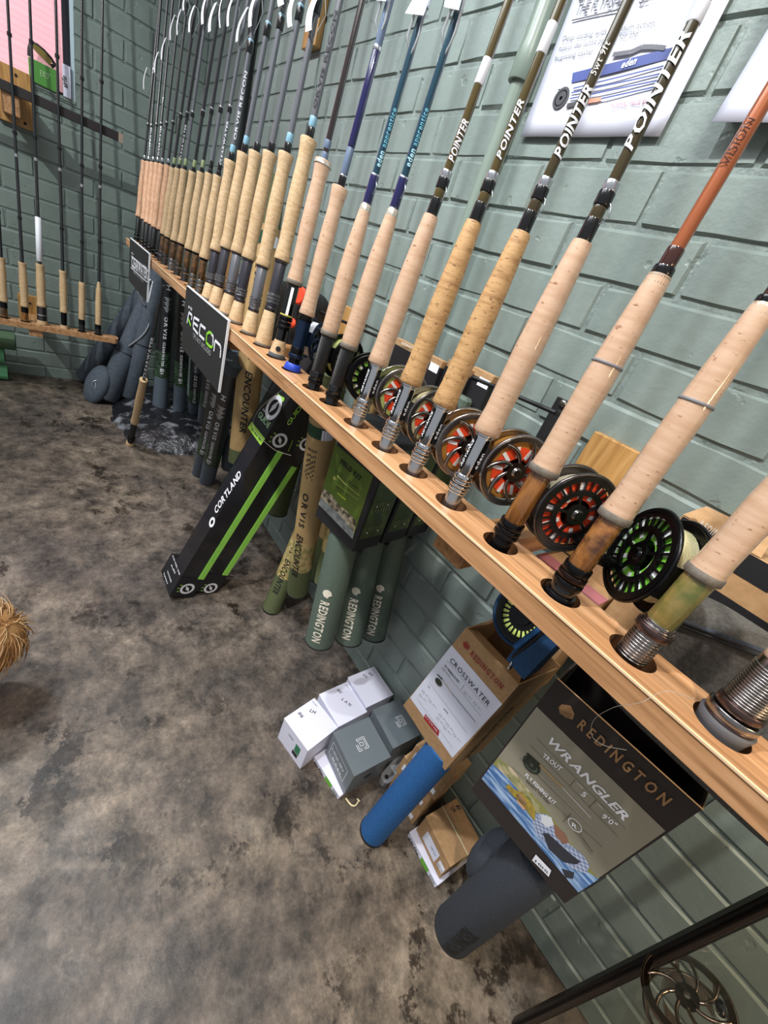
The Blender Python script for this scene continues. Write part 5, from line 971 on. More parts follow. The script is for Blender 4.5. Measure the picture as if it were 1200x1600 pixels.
fc.poly([(838, 1334), (862, 1359), (858, 1369), (832, 1343)], TAGP); fc.text('$ 434.95', (836, 1344), (856, 1364), INK, .005, 'b'); fc.build('front_print', t)
P0 = PZ(709, 1452, 0.0); P1 = PY(822, 1356, -.190); u = (P1 - P0).normalized(); r = .046
part(t, 'charcoal_tube', P0, u, [(.002, r * .97), (.006, r), ((P1 - P0).length + .07, r * 1.0)], GREYC, 40); part(t, 'end_cap', P0, u, [(0, r * .93), (.001, r * 1.0), (.006, r * 1.01), (.007, r * .99)], BLKM, 40)
mb = MB(); f = CAM - P0 + V((.35, -.1, 0)); cyltext(mb, P0, u, r, f, 'REDINGTON', .150, .014, .031, BLKM, 'b', 0, .1); mb.build('lettering', t)
MB().ellip(P0 + u * .25 + V((-.045, .03, 0)), (V((.035, 0, 0)), V((0, .045, 0)), u * .10), GREYC).build('side_pocket', t)
# grey twill case standing out of the dark box above the rack
a0, a1 = PY(1098, 913, -.20), PY(1215, 962, -.20); t = thing('rod_case', V((a0.x + .12, -.24, .66)), 'grey twill case with corded seam behind the right end of the rack', 'case')
def pillow(lo, hi, m, e=3.2, n=28, k=16):
    mb = MB(); C = (lo + hi) / 2; H = (hi - lo) / 2; vs = []; fs = []; sg = lambda x, p: math.copysign(abs(x) ** p, x)
    for j in range(k + 1):
        p = math.pi * (j / k - .5)
        for i in range(n): g = 6.2832 * i / n; vs.append(C + V((H.x * sg(math.cos(p), 2 / e) * sg(math.cos(g), 2 / e), H.y * sg(math.cos(p), 2 / e) * sg(math.sin(g), 2 / e), H.z * sg(math.sin(p), 2 / e))))
    for j in range(k):
        for i in range(n): fs.append((j * n + i, j * n + (i + 1) % n, (j + 1) * n + (i + 1) % n, (j + 1) * n + i))
    return mb.add(vs, fs, m, True)
xl = PY(1010, 985, -.30).x; zt = a0.z + .004; sh_ = pillow(V((-.045, -.285, .80)), V((.20, -.215, zt)), GREYT, 6)
sh_.build('case_body', t); s0, s1 = PY(1080, 975, -.288), PY(1200, 1021, -.288); MB().tube([s0 - (s1 - s0) * .35, s0, s1, s1 + (s1 - s0) * .3], .0028, GREYC, 8).tube([s0 - (s1 - s0) * .35 + V((0, 0, -.006)), s0 + V((0, 0, -.006)), s1 + V((0, 0, -.006)), s1 + (s1 - s0) * .3 + V((0, 0, -.006))], .0016, BLKM, 8).build('corded_seam', t)
# kraft box with black label behind it
k0 = PY(1070, 800, -.10); t = thing('boxed_rod_outfit', V((k0.x + .1, -.06, k0.z - .26)), 'kraft box with black header behind the green burl rod', 'boxed rod')
MB().bev((k0.x, -.10, k0.z - .26), (.22, 0, 0), (0, .085, 0), (0, 0, .255), KRAFT, .0015).build('box', t); f0 = Face(V((k0.x, -.10, k0.z)), V((k0.x + .22, -.10, k0.z)), V((k0.x + .22, -.10, k0.z - .26)), V((k0.x, -.10, k0.z - .26)), V((0, -1, 0)))
f0.rectuv(.002, .222, .13, .254, BLKC); f0.rectuv(.085, .03, .215, .19, BLKC); f0.text('REDINGTON', (1090, 822), (1150, 858), CREAM, .010, 'b', 0, .2); f0.disc((1083, 816), .006, COPR); f0.build('front_print', t); MB().hexa([V((k0.x, -.10, k0.z - .004)), V((k0.x + .1, -.10, k0.z - .004)), V((k0.x + .1, -.099, k0.z - .004)), V((k0.x, -.099, k0.z - .004)), V((k0.x + .012, -.10 + .03, k0.z + .016)), V((k0.x + .095, -.10 + .03, k0.z + .02)), V((k0.x + .095, -.069, k0.z + .02)), V((k0.x + .012, -.069, k0.z + .016))], KRAFT).build('top_flap', t)
# ---- wall bar with hanging goods
b0, b1 = PY(452, 466, -.085), PY(868, 645, -.085); t = thing('display_bar', V(((b0.x + b1.x) / 2, -.05, b1.z - .1)), 'thin black wall bar with a slotted end bracket behind the reels', 'bar')
MB().tube([b0, b1], .0042, BLKM, 10).build('bar', t); s0, s1 = PY(878, 632, -.012), PY(842, 700, -.012)
MB().bev((s0.x - .018, -.010, s1.z - .04), (.036, 0, 0), (0, .0095, 0), (0, 0, s0.z - s1.z + .05), BLKM, .001).build('slotted_bracket', t); MB().tube([b1, V((b1.x, -.010, b1.z))], .005, BLKM, 8).build('bar_arm', t); MB().lathe((s0.x, -.0105, b1.z + .012), (0, -1, 0), [(0, .008), (.003, .007), (.004, .003)], STEEL, 12).build('screw', t)
MB().bev((b0.x - .018, -.010, b0.z - .12), (.036, 0, 0), (0, .0095, 0), (0, 0, .14), BLKM, .001).build('slotted_bracket', t); MB().tube([b0, V((b0.x, -.010, b0.z))], .005, BLKM, 8).build('bar_arm', t)
hk = [((618, 526), (694, 560), 'black and kraft header card hanging leftmost on the wall bar'), ((700, 560), (738, 576), 'black and kraft header card with price tag in the middle of the wall bar'), ((738, 571), (772, 590), 'header card with price tag and folded green cloth, rightmost on the wall bar')]
for i, (p0, p1, lb) in enumerate(hk):
    a, b = PY(*p0, -.11 + .012 * i), PY(*p1, -.11 + .012 * i); w = max(b.x - a.x, .05); t = thing('header_card_pack', V((a.x + w / 2, a.y + .015, a.z - .22)), lb, 'packaging', 'packs hanging on the wall bar'); z = a.z
    MB().bev((a.x, a.y, z - .22), (w, 0, 0), (0, .022, 0), (0, 0, .205), BLKC, .001).build('card', t); MB().bev((a.x + .002, a.y + .002, z - .018), (w - .004, 0, 0), (0, .018, 0), (0, 0, .018), KRAFT, .001).build('kraft_edge', t)
    fc = Face(V((a.x, a.y, z)), V((a.x + w, a.y, z)), V((a.x + w, a.y, z - .2)), V((a.x, a.y, z - .2)), V((0, -1, 0)))
    if i == 0: fc.text('REDINGTON', (628, 538), (652, 549), CREAM, .006, 'b')
    fc.rectuv(w - .034, .170, w - .004, .188, TAGP); fc.build('price_label', t)
    if i == 2:
        MB().bev((a.x + .0, a.y - .028, z - .13), (w * .7, 0, 0), (0, .027, 0), (0, 0, .07), GRNC, .006).build('folded_cloth', t); mb = MB()
        for q in range(5): mb.cbox((a.x - .03, a.y - .006, z - .09 - .012 * q), (a.x + w + .01, a.y - .003, z - .087 - .012 * q), KRAFTE)
        mb.build('ribs', t)['kind'] = 'stuff'
# olive pack and black-red pack at the left end of the bar
a = PY(386, 452, -.16); b = PY(412, 520, -.16); t = thing('fishing_pack', V((a.x + .1, -.12, b.z)), 'olive fishing pack with lime lettering behind the fighting butts', 'bag'); OLP = mat('pack_olive', '#6c7a44', .8, c2='#5f6c3a', scale=80, bump=.2, bscale=200)
pillow(V((a.x - .09, -.19, a.z - .13)), V((a.x + .20, -.04, a.z + .01)), OLP, 5).build('pack_body', t); MB().bev(PY(375, 480, -.196), V((.028, 0, 0)), V((0, .006, 0)), V((0, 0, .17)) * -1, mat('lime_webbing', '#c6e23c', .6), .002).build('lime_webbing', t)
fc = Face(V((a.x - .08, -.203, a.z)), V((a.x + .2, -.203, a.z)), V((a.x + .2, -.203, a.z - .2)), V((a.x - .08, -.203, a.z - .2)), V((0, -1, 0))); fc.text('VISION', (384, 478), (377, 520), BLKM, .018, 'b'); fc.build('lettering', t)
MB().bev(PY(395, 441, -.20), V((.05, 0, 0)), V((0, .02, 0)), V((0, 0, -.012)), SILV, .003).bev(PY(408, 446, -.20), V((.04, 0, 0)), V((0, .02, 0)), V((0, 0, -.02)), BLKM, .003).build('buckle', t)
a = PY(450, 450, -.15); t = thing('fishing_pack', V((a.x + .04, -.11, a.z - .24)), 'black pack with orange red patches hanging behind the white striped rod', 'bag')
pillow(V((a.x - .05, -.18, a.z - .24)), V((a.x + .13, -.04, a.z + .02)), BLKM, 5).build('pack_body', t); RO = mat('orange_red_cloth', '#e8431f', .7); P = PY(470, 463, -.185)
MB().lathe(P, V((0, -1, .2)), [(0, .035), (.006, .036), (.008, .030)], RO, 16, ell=.7).lathe(PY(457, 505, -.185), V((0, -1, .2)), [(0, .02), (.006, .021), (.008, .015)], RO, 12, ell=.7).build('red_patch', t)
kc = PY(925, 852, -.05); t = thing('kraft_card', V((kc.x + .03, -.05, kc.z - .11)), 'small kraft card with black print on the wall behind the black reel', 'packaging'); MB().bev((kc.x, -.05, kc.z - .11), (.075, 0, 0), (0, .012, 0), (0, 0, .11), KRAFT, .001).build('card', t)
fc = Face(V((kc.x, -.05, kc.z)), V((kc.x + .075, -.05, kc.z)), V((kc.x + .075, -.05, kc.z - .1)), V((kc.x, -.05, kc.z - .1)), V((0, -1, 0))); fc.text('Elan', (936, 872), (958, 886), INK, .010, 'b', .2); fc.build('lettering', t)
# ---- signs on the rack edge
def sign(name, px4, label, txt, y=YF - .004):
    O = V((0, y, 0)); N = V((0, 1, 0)); c = [PP(x, y_, O, N) for x, y_ in px4]; x0 = (c[0].x + c[3].x) / 2; x1 = (c[1].x + c[2].x) / 2; z1 = (c[0].z + c[1].z) / 2; z0 = (c[2].z + c[3].z) / 2
    t = thing(name, V(((x0 + x1) / 2, y, z0)), label, 'sign'); MB().bev((x0, y - .007, z0), (x1 - x0, 0, 0), (0, .007, 0), (0, 0, z1 - z0), mat('white_board', '#e8e8ec', .5), .0006).build('board', t)
    MB().cbox((x0 + .001, y - .0078, z0 + .001), (x1 - .002, y - .0069, z1 - .002), mat('black_sign_face', '#232323', .6)).build('sign_face', t)
    return t, Face(V((x0, y - .0078, z1)), V((x1, y - .0078, z1)), V((x1, y - .0078, z0)), V((x0, y - .0078, z0)), V((0, -1, 0)))
t, fc = sign('shelf_sign', [(295, 447), (361, 500), (345, 612), (287, 545)], 'black sign with white and green lettering on the middle of the rack edge', '')
fc.text('orvis', (295, 481), (301, 486), WHT, .010, 'b')
LG = mat('sign_green', '#8ed63a', .5); w_ = .0075
# RECON drawn as strokes
fc.pl([(293, 505), (296, 488), (301, 493), (300, 500)], w_, WHT); fc.pl([(295, 498), (299, 509)], w_, LG)
fc.pl([(312, 501), (304, 496), (303, 503), (302.5, 512), (310, 522)], w_, WHT); fc.line((303, 504), (310, 510), w_, WHT)
fc.pl([(322, 514), (314, 507), (312, 523), (320, 531)], w_, WHT); fc.pl([(332, 522), (328, 519), (324, 522), (323, 535), (328, 541), (332, 543)], w_, LG); fc.pl([(330, 520), (334, 526), (333.5, 540)], w_, WHT); fc.line((333.5, 536), (333, 543), w_, LG)
fc.pl([(335, 549), (337, 532), (345, 540), (346, 546), (345, 559)], w_, WHT); fc.text('TIPS NOT INCLUDED', (302, 527), (330, 557), mat('dim_white_print', '#a0a2a6', .5), .014, 'r'); fc.build('sign_lettering', t)
t, fc = sign('shelf_sign', [(206, 373), (236, 396), (232, 472), (204, 440)], 'black sign with white lettering between two lines, at the far end of the rack edge', '')
fc.text('orvis', (206, 396), (209, 399), WHT, .008, 'b'); fc.text('CLEARWATER', (206, 416), (230.5, 437), WHT, .042, 'b'); fc.line((206, 400), (232, 424), .004, WHT); fc.line((205, 418), (230.5, 441), .004, WHT); fc.text('SERIES FLY RODS', (209, 426), (225, 442), MC['dim_white_print'], .012); fc.build('sign_lettering', t)
# ================================================================== small boxes on the floor
def floor_box(name, label, top_px, base_px, m, z0=0.0, cat='box', group=None, h=None, lip=.0):
    """top_px: four corners of the lid seen in order; base_px: the floor point below the first one"""
    b0 = PZ(*base_px, z0); h = h or (PY(*top_px[0], b0.y).z - z0); tp = [PZ(x, y, z0 + h) for x, y in top_px]
    # square the outline up
    U = ((tp[1] - tp[0]) + (tp[2] - tp[3])) / 2; W_ = ((tp[3] - tp[0]) + (tp[2] - tp[1])) / 2; c = sum(tp, V((0, 0, 0))) / 4; W_ = (W_ - U.normalized() * W_.dot(U.normalized()) * .6)
    o = c - U / 2 - W_ / 2; o.z = z0
    t = thing(name, V((c.x, c.y, z0)), label, cat, group); MB().bev(o + V((0, 0, .0008)), U, W_, V((0, 0, h - .0008)), m, .0012).build('carton', t)
    e = .0008; MB().bev(o + V((0, 0, h - .0005)) - U.normalized() * e - W_.normalized() * e, U + U.normalized() * 2 * e, W_ + W_.normalized() * 2 * e, V((0, 0, .0015)), m, .0005).build('lid', t)
    top = Face(o + U + V((0, 0, h + .001)) * 1, o + U + W_ + V((0, 0, h + .001)), o + W_ + V((0, 0, h + .001)), o + V((0, 0, h + .001)), V((0, 0, 1)))
    return t, o, U, W_, h, top
wg = 'white reel boxes on the floor by the wall'
PEN = mat('pen_ink', '#33343c', .6)
t, o, U, W_, h, top = floor_box('reel_box', 'white reel box nearest the room with marker writing LH on its lid', [(444.4, 1123), (491.3, 1090.4), (527.8, 1137.3), (480.8, 1172.8)], (432.9, 1150.8), CARD_W, group=wg)
top.text('LH', (483, 1112), (491, 1116), PEN, .010, 'r', .2); top.text('#6', (465, 1114), (470, 1122), PEN, .010, 'r', .2); top.text('9 9 9 5', (487.5, 1097), (494, 1104), INK, .003, 'b'); top.build('lid_marks', t)
sf = Face(o + V((0, 0, h)), o + W_ + V((0, 0, h)), o + W_, o.copy(), V((0, -1, 0)) if W_.x > 0 else V((0, -1, 0))); gg = mat('green_mark', '#2f7a55', .5)
sf.rectuv(W_.length * .62, h * .38, W_.length * .80, h * .72, gg); sf.rectuv(W_.length * .58, h * .20, W_.length * .78, h * .36, INK); sf.rectuv(W_.length * .30, h * .66, W_.length * .5, h * .72, mat('dim_white_print', '#a0a2a6', .5)); sf.build('side_print', t)
t, o, U, W_, h, top = floor_box('reel_box', 'white reel box in the middle of the row of three', [(499, 1084.6), (542, 1066.4), (573.8, 1111.5), (528.7, 1136.4)], (499, 1084.6), CARD_W, group=wg, h=h)
top.text('#5', (526, 1078), (531, 1084), PEN, .009, 'r', .2); top.text('L A N', (533, 1094), (546, 1104), PEN, .010, 'r', .2); top.text('9 9 9 5', (539, 1070), (545, 1077), INK, .003, 'b'); top.build('lid_marks', t)
t, o, U, W_, h, top = floor_box('reel_box', 'white reel box touching the wall, farthest from the room', [(544, 1058.8), (584.3, 1041.9), (614.4, 1085.6), (572.8, 1105)], (544, 1058.8), CARD_W, group=wg, h=h + .008)
top.text('#5', (575, 1052), (580, 1057), PEN, .009, 'r', .2); top.text('LH', (566, 1055), (571, 1060), PEN, .010, 'r', .2); top.text('9 9 9 5', (582, 1046), (587, 1052), INK, .003, 'b'); top.build('lid_marks', t)
GCARD = mat('slate_card', '#646c71', .42, coat=.2, bump=.03, bscale=70); ag = 'thin white line boxes lying on the floor'; LIMEL = mat('airy_green_label', '#6db33f', .5)
def thin(label, px4, h=.018):
    t, o, U, W_, hh, top = floor_box('line_box', label, px4, px4[0], CARD_W, h=h, group=ag); sf = Face(o + V((0, 0, h)), o + W_ + V((0, 0, h)), o + W_, o.copy(), V((0, -1, 0)))
    w = W_.length; sf.rectuv(w * .48, .001, w * .72, h - .001, LIMEL); sf.rectuv(w * .78, .003, w * .95, h - .004, MC['dim_white_print']); A = sf.P(w * .06, .004); B = sf.P(w * .40, .004); vs, fs, tw = text2d('airflo', 'b', .09, .2); k = (B - A).length / tw
    sf.mb.add([A + sf.U * p[0] * k + sf.VV * p[1] * .014 + sf.N * .002 for p in vs], fs, INK); sf.build('side_print', t); return t
thin('thin white line box lying under the front slate grey box', [(491, 1184), (560, 1135), (600, 1190), (531, 1243)])
t, o, U, W_, h, top = floor_box('reel_box', 'slate grey reel box with white maze emblem, resting on a thin white box', [(522, 1145), (576.6, 1120), (610.2, 1183.3), (552.7, 1213)], (505.7, 1170.9), GCARD, z0=.0215, group='slate grey reel boxes on the floor')
def maze(fc, c, s):   # square spiral emblem
    C = fc.px(*c); U_, V_ = fc.U, fc.VV
    def seg(a, b): P, Q = C + U_ * a[0] * s + V_ * a[1] * s + fc.N * .0016, C + U_ * b[0] * s + V_ * b[1] * s + fc.N * .0016; n = fc.N.cross((Q - P).normalized()) * .0006; fc.mb.add([P - n, P + n, Q + n, Q - n], [(0, 1, 2, 3)], WHT)
    for r in (1.0, .72):
        for a, b in (((-r, r), (r, r)), ((-r, r), (-r, -r * .55)), ((r, r), (r, .1)), ((-r * .2, -r), (r, -r)), ((r, -r), (r, -.25)), ((-r, -r * .55), (-r + .3, -r * .55))): seg(a, b)
    for a, b in (((-.3, .3), (.3, .3)), ((.3, .3), (.3, -.3)), ((.3, -.3), (-.3, -.3)), ((-.3, -.3), (-.3, .3))): seg(a, b)
maze(top, (564.5, 1163), .0155); top.build('emblem', t)
sf = Face(o + V((0, 0, h)), o + W_ + V((0, 0, h)), o + W_, o.copy(), V((0, -1, 0))); w = W_.length
def sftext(sf, txt, u0, u1, v, hh, m=WHT, k_='r'):
    A = sf.P(u0, v); vs, fs, tw = text2d(txt, k_); k = (u1 - u0) / tw; sf.mb.add([A + sf.U * p[0] * k + sf.VV * (p[1] * hh / .7) + sf.N * .0016 for p in vs], fs, m)
sftext(sf, 'LIQUID', w * .18, w * .72, h * .55, .009); sftext(sf, 'REEL', w * .30, w * .75, h * .32, .009)
for v in (h * .25, h * .78): sf.rectuv(w * .12, v, w * .80, v + .0012, WHT)
for u_ in (w * .12, w * .80): sf.rectuv(u_, h * .25, u_ + .0012, h * .78, WHT)
sf.build('side_print', t)
sf = Face(o + W_ + V((0, 0, h)), o + W_ + U + V((0, 0, h)), o + W_ + U, o + W_, V((1, 0, 0))); sf.mb.add([sf.P(U.length * .5 + .012 * math.cos(i), h * .5 + .008 * math.sin(i)) for i in [6.2832 * q / 14 for q in range(14)]], [tuple(range(14))], mat('dark_mark', '#2f3437', .5)); sf.build('side_mark', t)
t, o, U, W_, h, top = floor_box('reel_box', 'slate grey reel box with white maze emblem, beside the kraft box with the blue tube', [(581.4, 1110.5), (628.4, 1089.4), (652.4, 1150.8), (616, 1168)], (581.4, 1110.5), GCARD, h=h + .02, group='slate grey reel boxes on the floor'); maze(top, (625, 1127), .0145); top.build('emblem', t)
# light cord end on the floor
P = [PZ(540, 1247, .006), PZ(549, 1258, .003), PZ(556, 1258, .003), PZ(560, 1251, .004), PZ(558, 1248, .006), PZ(562, 1252, .003)]
tag(MB().tube(smooth(P), .0022, mat('cream_cord', '#dccba4', .7), 7).build('cord'), 'short cream cord end on the floor beside the slate grey box', 'cord')
# grey strap end with a hole
t = thing('strap', PZ(604, 1214, 0), 'short grey strap with an eyelet between slate box and kraft boxes', 'strap'); A, B = PZ(604, 1214, .022), PZ(634, 1180, .030); d = (B - A).normalized(); s = V((0, 0, 1)).cross(d).normalized(); pts = []
for i in range(9): g = math.pi * (.5 + i / 8); pts.append(A + d * math.cos(g) * .016 + s * math.sin(g) * .016)
pts += [B - s * .016, B + s * .016]; n = len(pts); MB().add([p for p in pts] + [p - V((0, 0, .02)) for p in pts], [tuple(range(n))[::-1], tuple(range(n, 2 * n))] + [(k, (k + 1) % n, n + (k + 1) % n, n + k) for k in range(n)], mat('grey_rubber_light', '#8b8b8e', .6)).build('strap_body', t); MB().lathe(A, (0, 0, 1), [(.0, .006), (.0012, .006)], INK, 16).build('eyelet', t)
# kraft cartons stacked behind the blue tube
base = PZ(645, 1279, 0); stx = base.x - .010; sty = -.125
for i, (dx, w_, hh, lb) in enumerate([(0, .105, .075, 'kraft carton at the bottom of the stack behind the blue tube'), (-.006, .11, .072, 'kraft carton in the middle of the stack behind the blue tube'), (.004, .108, .07, 'kraft carton on top of the stack behind the blue tube')]):
    z0 = sum([.0765, .0735, .07][:i]); t = thing('kraft_carton', V((stx - .05, sty + .05, z0)), lb, 'box', 'kraft cartons stacked behind the blue tube')
    MB().bev((stx + dx - .085, sty - .003 * i, z0 + .0005), (w_, .004, 0), (-.004, .105, 0), (0, 0, hh), KRAFT, .0012).build('carton', t); fc = Face(V((stx + dx - .085, sty - .0035 * i, z0 + hh)), V((stx + dx + w_ - .085, sty - .003 * i + .004, z0 + hh)), V((stx + dx + w_ - .085, sty - .003 * i + .004, z0)), V((stx + dx - .085, sty - .003 * i, z0)), V((0, -1, 0))); fc.rectuv(w_ * .72, .012, w_ * .92, .03, TAGP, .0012); fc.rectuv(w_ * .1, .03, w_ * .3, .055, TAGP, .0012); fc.build('paper_label', t)
# kraft box with rubber band on a second thin white box
thin('thin white line box lying under the kraft box with a rubber band', [(638.5, 1300), (700, 1262), (745, 1332), (685, 1384)])
t, o, U, W_, h, top = floor_box('kraft_box', 'small kraft box with cream rubber band and paper label, lying on a thin white box', [(666.3, 1275.8), (714, 1247.4), (752.5, 1319.8), (703, 1354.7)], (649, 1293), KRAFT, z0=.0215)
up = V((0, 0, 1)); a = o + U * .52; loop = [a + up * (h + .0025) - W_ * .0, a + up * (h + .0025) + W_, a + W_ * 1.01 + up * 0.001, a + W_ * .5 - up * 0, a - W_ * .01 + up * .001, a + up * (h + .0025)]
MB().tube([a + up * .004 - W_ * .012, a + up * (h + .0028) - W_ * .005, a + up * (h + .0028) + W_ * 1.005, a + up * .004 + W_ * 1.012], .0016, mat('rubber_band', '#e6d9b4', .6), 6).build('rubber_band', t)
top.text('#5', (712, 1259), (715, 1266), PEN, .012, 'b', .1); top.text('LH', (704, 1263), (709, 1270), PEN, .010, 'b', .1); top.build('marker_writing', t); sf = Face(o + V((0, 0, h)), o + W_ + V((0, 0, h)), o + W_, o.copy(), V((0, -1, 0))); w = W_.length
sf.rectuv(w * .22, h * .18, w * .72, h * .72, PAPER); sf.rectuv(w * .78, h * .3, w * .97, h * .62, TAGP); sftext(sf, 'LW 5 6', w * .48, w * .66, h * .45, .006, PEN); sftext(sf, '$129.95', w * .79, w * .96, h * .38, .006, PEN); sf.build('paper_label', t)
# ================================================================== room corner: soft cases
BAGC = mat('blue_grey_cloth', '#4a515b', .85, c2='#3f4650', scale=60, bump=.2, bscale=260)
def soft_case(label, p0, z0, p1, y1, r, ln, pouch=None, mark=False):
    P0, P1 = lean_fit(p0, z0, p1, y1, ln, r); u = (P1 - P0).normalized(); t = thing('soft_rod_case', P0, label, 'bag', 'soft blue grey rod cases in the room corner'); L = ln or (P1 - P0).length
    part(t, 'case_body', P0, u, [(0, r * .75), (.012, r), (L * .3, r * 1.0), (L * .34, r * .86), (L - .02, r * .8), (L, r * .55)], BAGC, 24); part(t, 'seam', P0, u, [(L * .30, r * 1.03), (L * .305, r * 1.03)], BLKM, 24)
    if pouch:
        Pc = PP(pouch[0], pouch[1], P0 + V((0, -.05, 0)), V((.5, 1, 0)).normalized()); ax = (u * pouch[3], (V((-.8, -.5, 0)) - u * V((-.8, -.5, 0)).dot(u)).normalized() * pouch[2]); n_ = u.cross(ax[1]).normalized() * .045
        MB().ellip(Pc, (ax[0], ax[1], n_), BAGC, 22, 14).build('reel_pouch', t)
        if mark:
            f = (CAM - Pc).normalized(); s, q = perp(f); C = Pc + f * .052; m2 = MB(); m2.torus(C, f, .024, .0022, SILV, 20, 5); m2.box(C - q * .010 - s * .02, s * .028, q * .003, f * .002, SILV).box(C + q * .008 - s * .014, s * .028, q * .003, f * .002, SILV).build('round_emblem', t)
    return t, P0, u, L
soft_case('soft blue grey rod case lying lowest, at the left in the room corner', (131, 592), .03, (216, 468), -.22, .050, 1.02)
t, P0, u, L = soft_case('soft blue grey rod case with round white emblem on its reel pouch', (166, 624), .02, (229, 474), -.26, .058, 1.0, (152, 601, .075, .12), True)
f = (CAM - P0); f = (f - u * f.dot(u)).normalized(); s = u.cross(f); MB().tube([P0 + u * (L * .35 + .3 * q / 10) + f * (.05 + .03 * math.sin(math.pi * q / 10)) + s * .05 * math.sin(math.pi * q / 10) for q in range(11)], .006, SILV, 6).build('carry_loop', t)
t, P0, u, L = soft_case('soft blue grey rod case beside the leftmost slate tube in the room corner', (203, 622), .04, (246, 438), -.22, .052, 1.12, (201, 608, .06, .10))
f = (CAM - P0); f = (f - u * f.dot(u)).normalized(); s = u.cross(f); MB().tube([P0 + u * (L * .5 + .14 * q / 8) + f * .045 - s * .05 * math.sin(math.pi * q / 8) - s * .03 for q in range(9)], .005, SILV, 6).build('carry_loop', t)
MB().tube([PY(239, 440, P0.y + .08), PY(232, 470, P0.y + .02)], .004, TAGP, 6).build('stitched_trim', t)
# green rolls by the back wall
for i, (p, r, c, lb) in enumerate([((24, 534), .046, '#4f6b4e', 'dull green roll under the back rack, topmost of three'), ((7, 555), .042, '#62a877', 'bright green roll in the middle, at the left picture edge'), ((12, 578), .040, '#62a877', 'bright green roll lying on the floor by the back wall')]):
    P = PX(p[0], p[1], -3.02 + (0 if i else .02)); P.z = max(P.z, r + .001) if i < 2 else r + .001; t = thing('green_roll', P - V((0, 0, r)), lb, 'roll', 'green rolls by the back wall'); m = mat('roll_' + ('dull' if i == 0 else 'bright'), c, .6, c2=c, bump=.2, bscale=20)
    part(t, 'roll', P, V((0, -1, 0)), [(0, r * .97), (.004, r), (.75, r)], m, 26); part(t, 'dark_core', P + V((0, .001, 0)), V((0, 1, 0)), [(0, r * .8), (.001, r * .78)], BLKM, 20)
MB_ = MB().cbox((-3.10, -1.9, .125), (-2.93, -.835, .133), BLKM).cbox((-3.10, -1.9, .035 + .05), (-2.93, -.85, .092), BLKM)
# ---- things on the window sill
XSL = XB + .0; c = [PX(x, y, XSL + .012) for x, y in ((46, 89), (89.5, 111), (89, 146), (47.5, 130))]; GB = mat('leaf_green_card', '#4f8f3c', .45, coat=.3)
t = thing('line_box', V((XSL - .01, (c[0].y + c[1].y) / 2, WZ0)), 'leaf green square box with white lettering on the window sill', 'box'); y0, y1 = c[0].y, c[1].y; zt = (c[0].z + c[1].z) / 2
MB().bev((XSL - .028, y0 - .004, WZ0 + .002), (.040, 0, 0), (0, y1 - y0 + .004, 0), (0, 0, zt - WZ0 - .002), GB, .001).build('carton', t); fc = Face(V((XSL + .012, y0, zt)), V((XSL + .012, y1, zt)), V((XSL + .012, y1, WZ0)), V((XSL + .012, y0, WZ0)), V((1, 0, 0)))
fc.text('EXO', (63, 118), (76, 124.5), mat('pale_green_print', '#b9d6a8', .5), .020, 'r'); fc.text('outcast', (66, 112), (80, 119), MC['pale_green_print'], .006); fc.build('lettering', t)
c = [PX(x, y, XSL + .010) for x, y in ((96.5, 98), (108.5, 102), (111.5, 156), (99.5, 151))]; yb0, yb1 = c[3].y, c[2].y; t = thing('line_box', V((XSL - .01, (yb0 + yb1) / 2, WZ0)), 'narrow white box standing upright at the right end of the window sill', 'box')
MB().bev((XSL - .022, yb0, WZ0 + .002), (.032, 0, 0), (0, yb1 - yb0, 0), (0, 0, c[0].z - WZ0 - .002), CARD_W, .001).build('carton', t); fc = Face(V((XSL + .010, yb0, c[0].z)), V((XSL + .010, yb1, c[0].z)), V((XSL + .010, yb1, WZ0)), V((XSL + .010, yb0, WZ0)), V((1, 0, 0))); fc.text('airflo', (105.5, 138), (103.5, 120), INK, .018, 'b', .2); fc.build('lettering', t)
pth = [PX(x, y, XSL - .004) for x, y in ((46, 88), (46, 77), (48.5, 66), (58, 71), (68, 79), (79, 91), (86, 101), (80, 104))]; t = thing('reel_pouch', V((XSL - .004, pth[3].y, zt)), 'olive curved case with black rim on top of the green sill box', 'case'); MB().tube(pth, .0075, BLKM, 8).build('rim', t)
lo = [PX(x, y, XSL - .004) for x, y in ((50, 74), (58, 83), (70, 95), (78, 103))]; hi = [PX(x, y, XSL - .004) for x, y in ((52, 68), (61, 74), (71, 83), (81, 96))]; mb = MB(); mb.add([p + V((.012, 0, 0)) for p in lo + hi] + [p - V((.012, 0, 0)) for p in lo + hi], [(0, 1, 5, 4), (1, 2, 6, 5), (2, 3, 7, 6), (8, 9, 13, 12), (9, 10, 14, 13), (10, 11, 15, 14), (4, 5, 13, 12), (5, 6, 14, 13), (6, 7, 15, 14), (0, 1, 9, 8), (1, 2, 10, 9), (2, 3, 11, 10)], mat('olive_shell', '#7a6c2e', .3, coat=.5)); mb.build('shell', t)
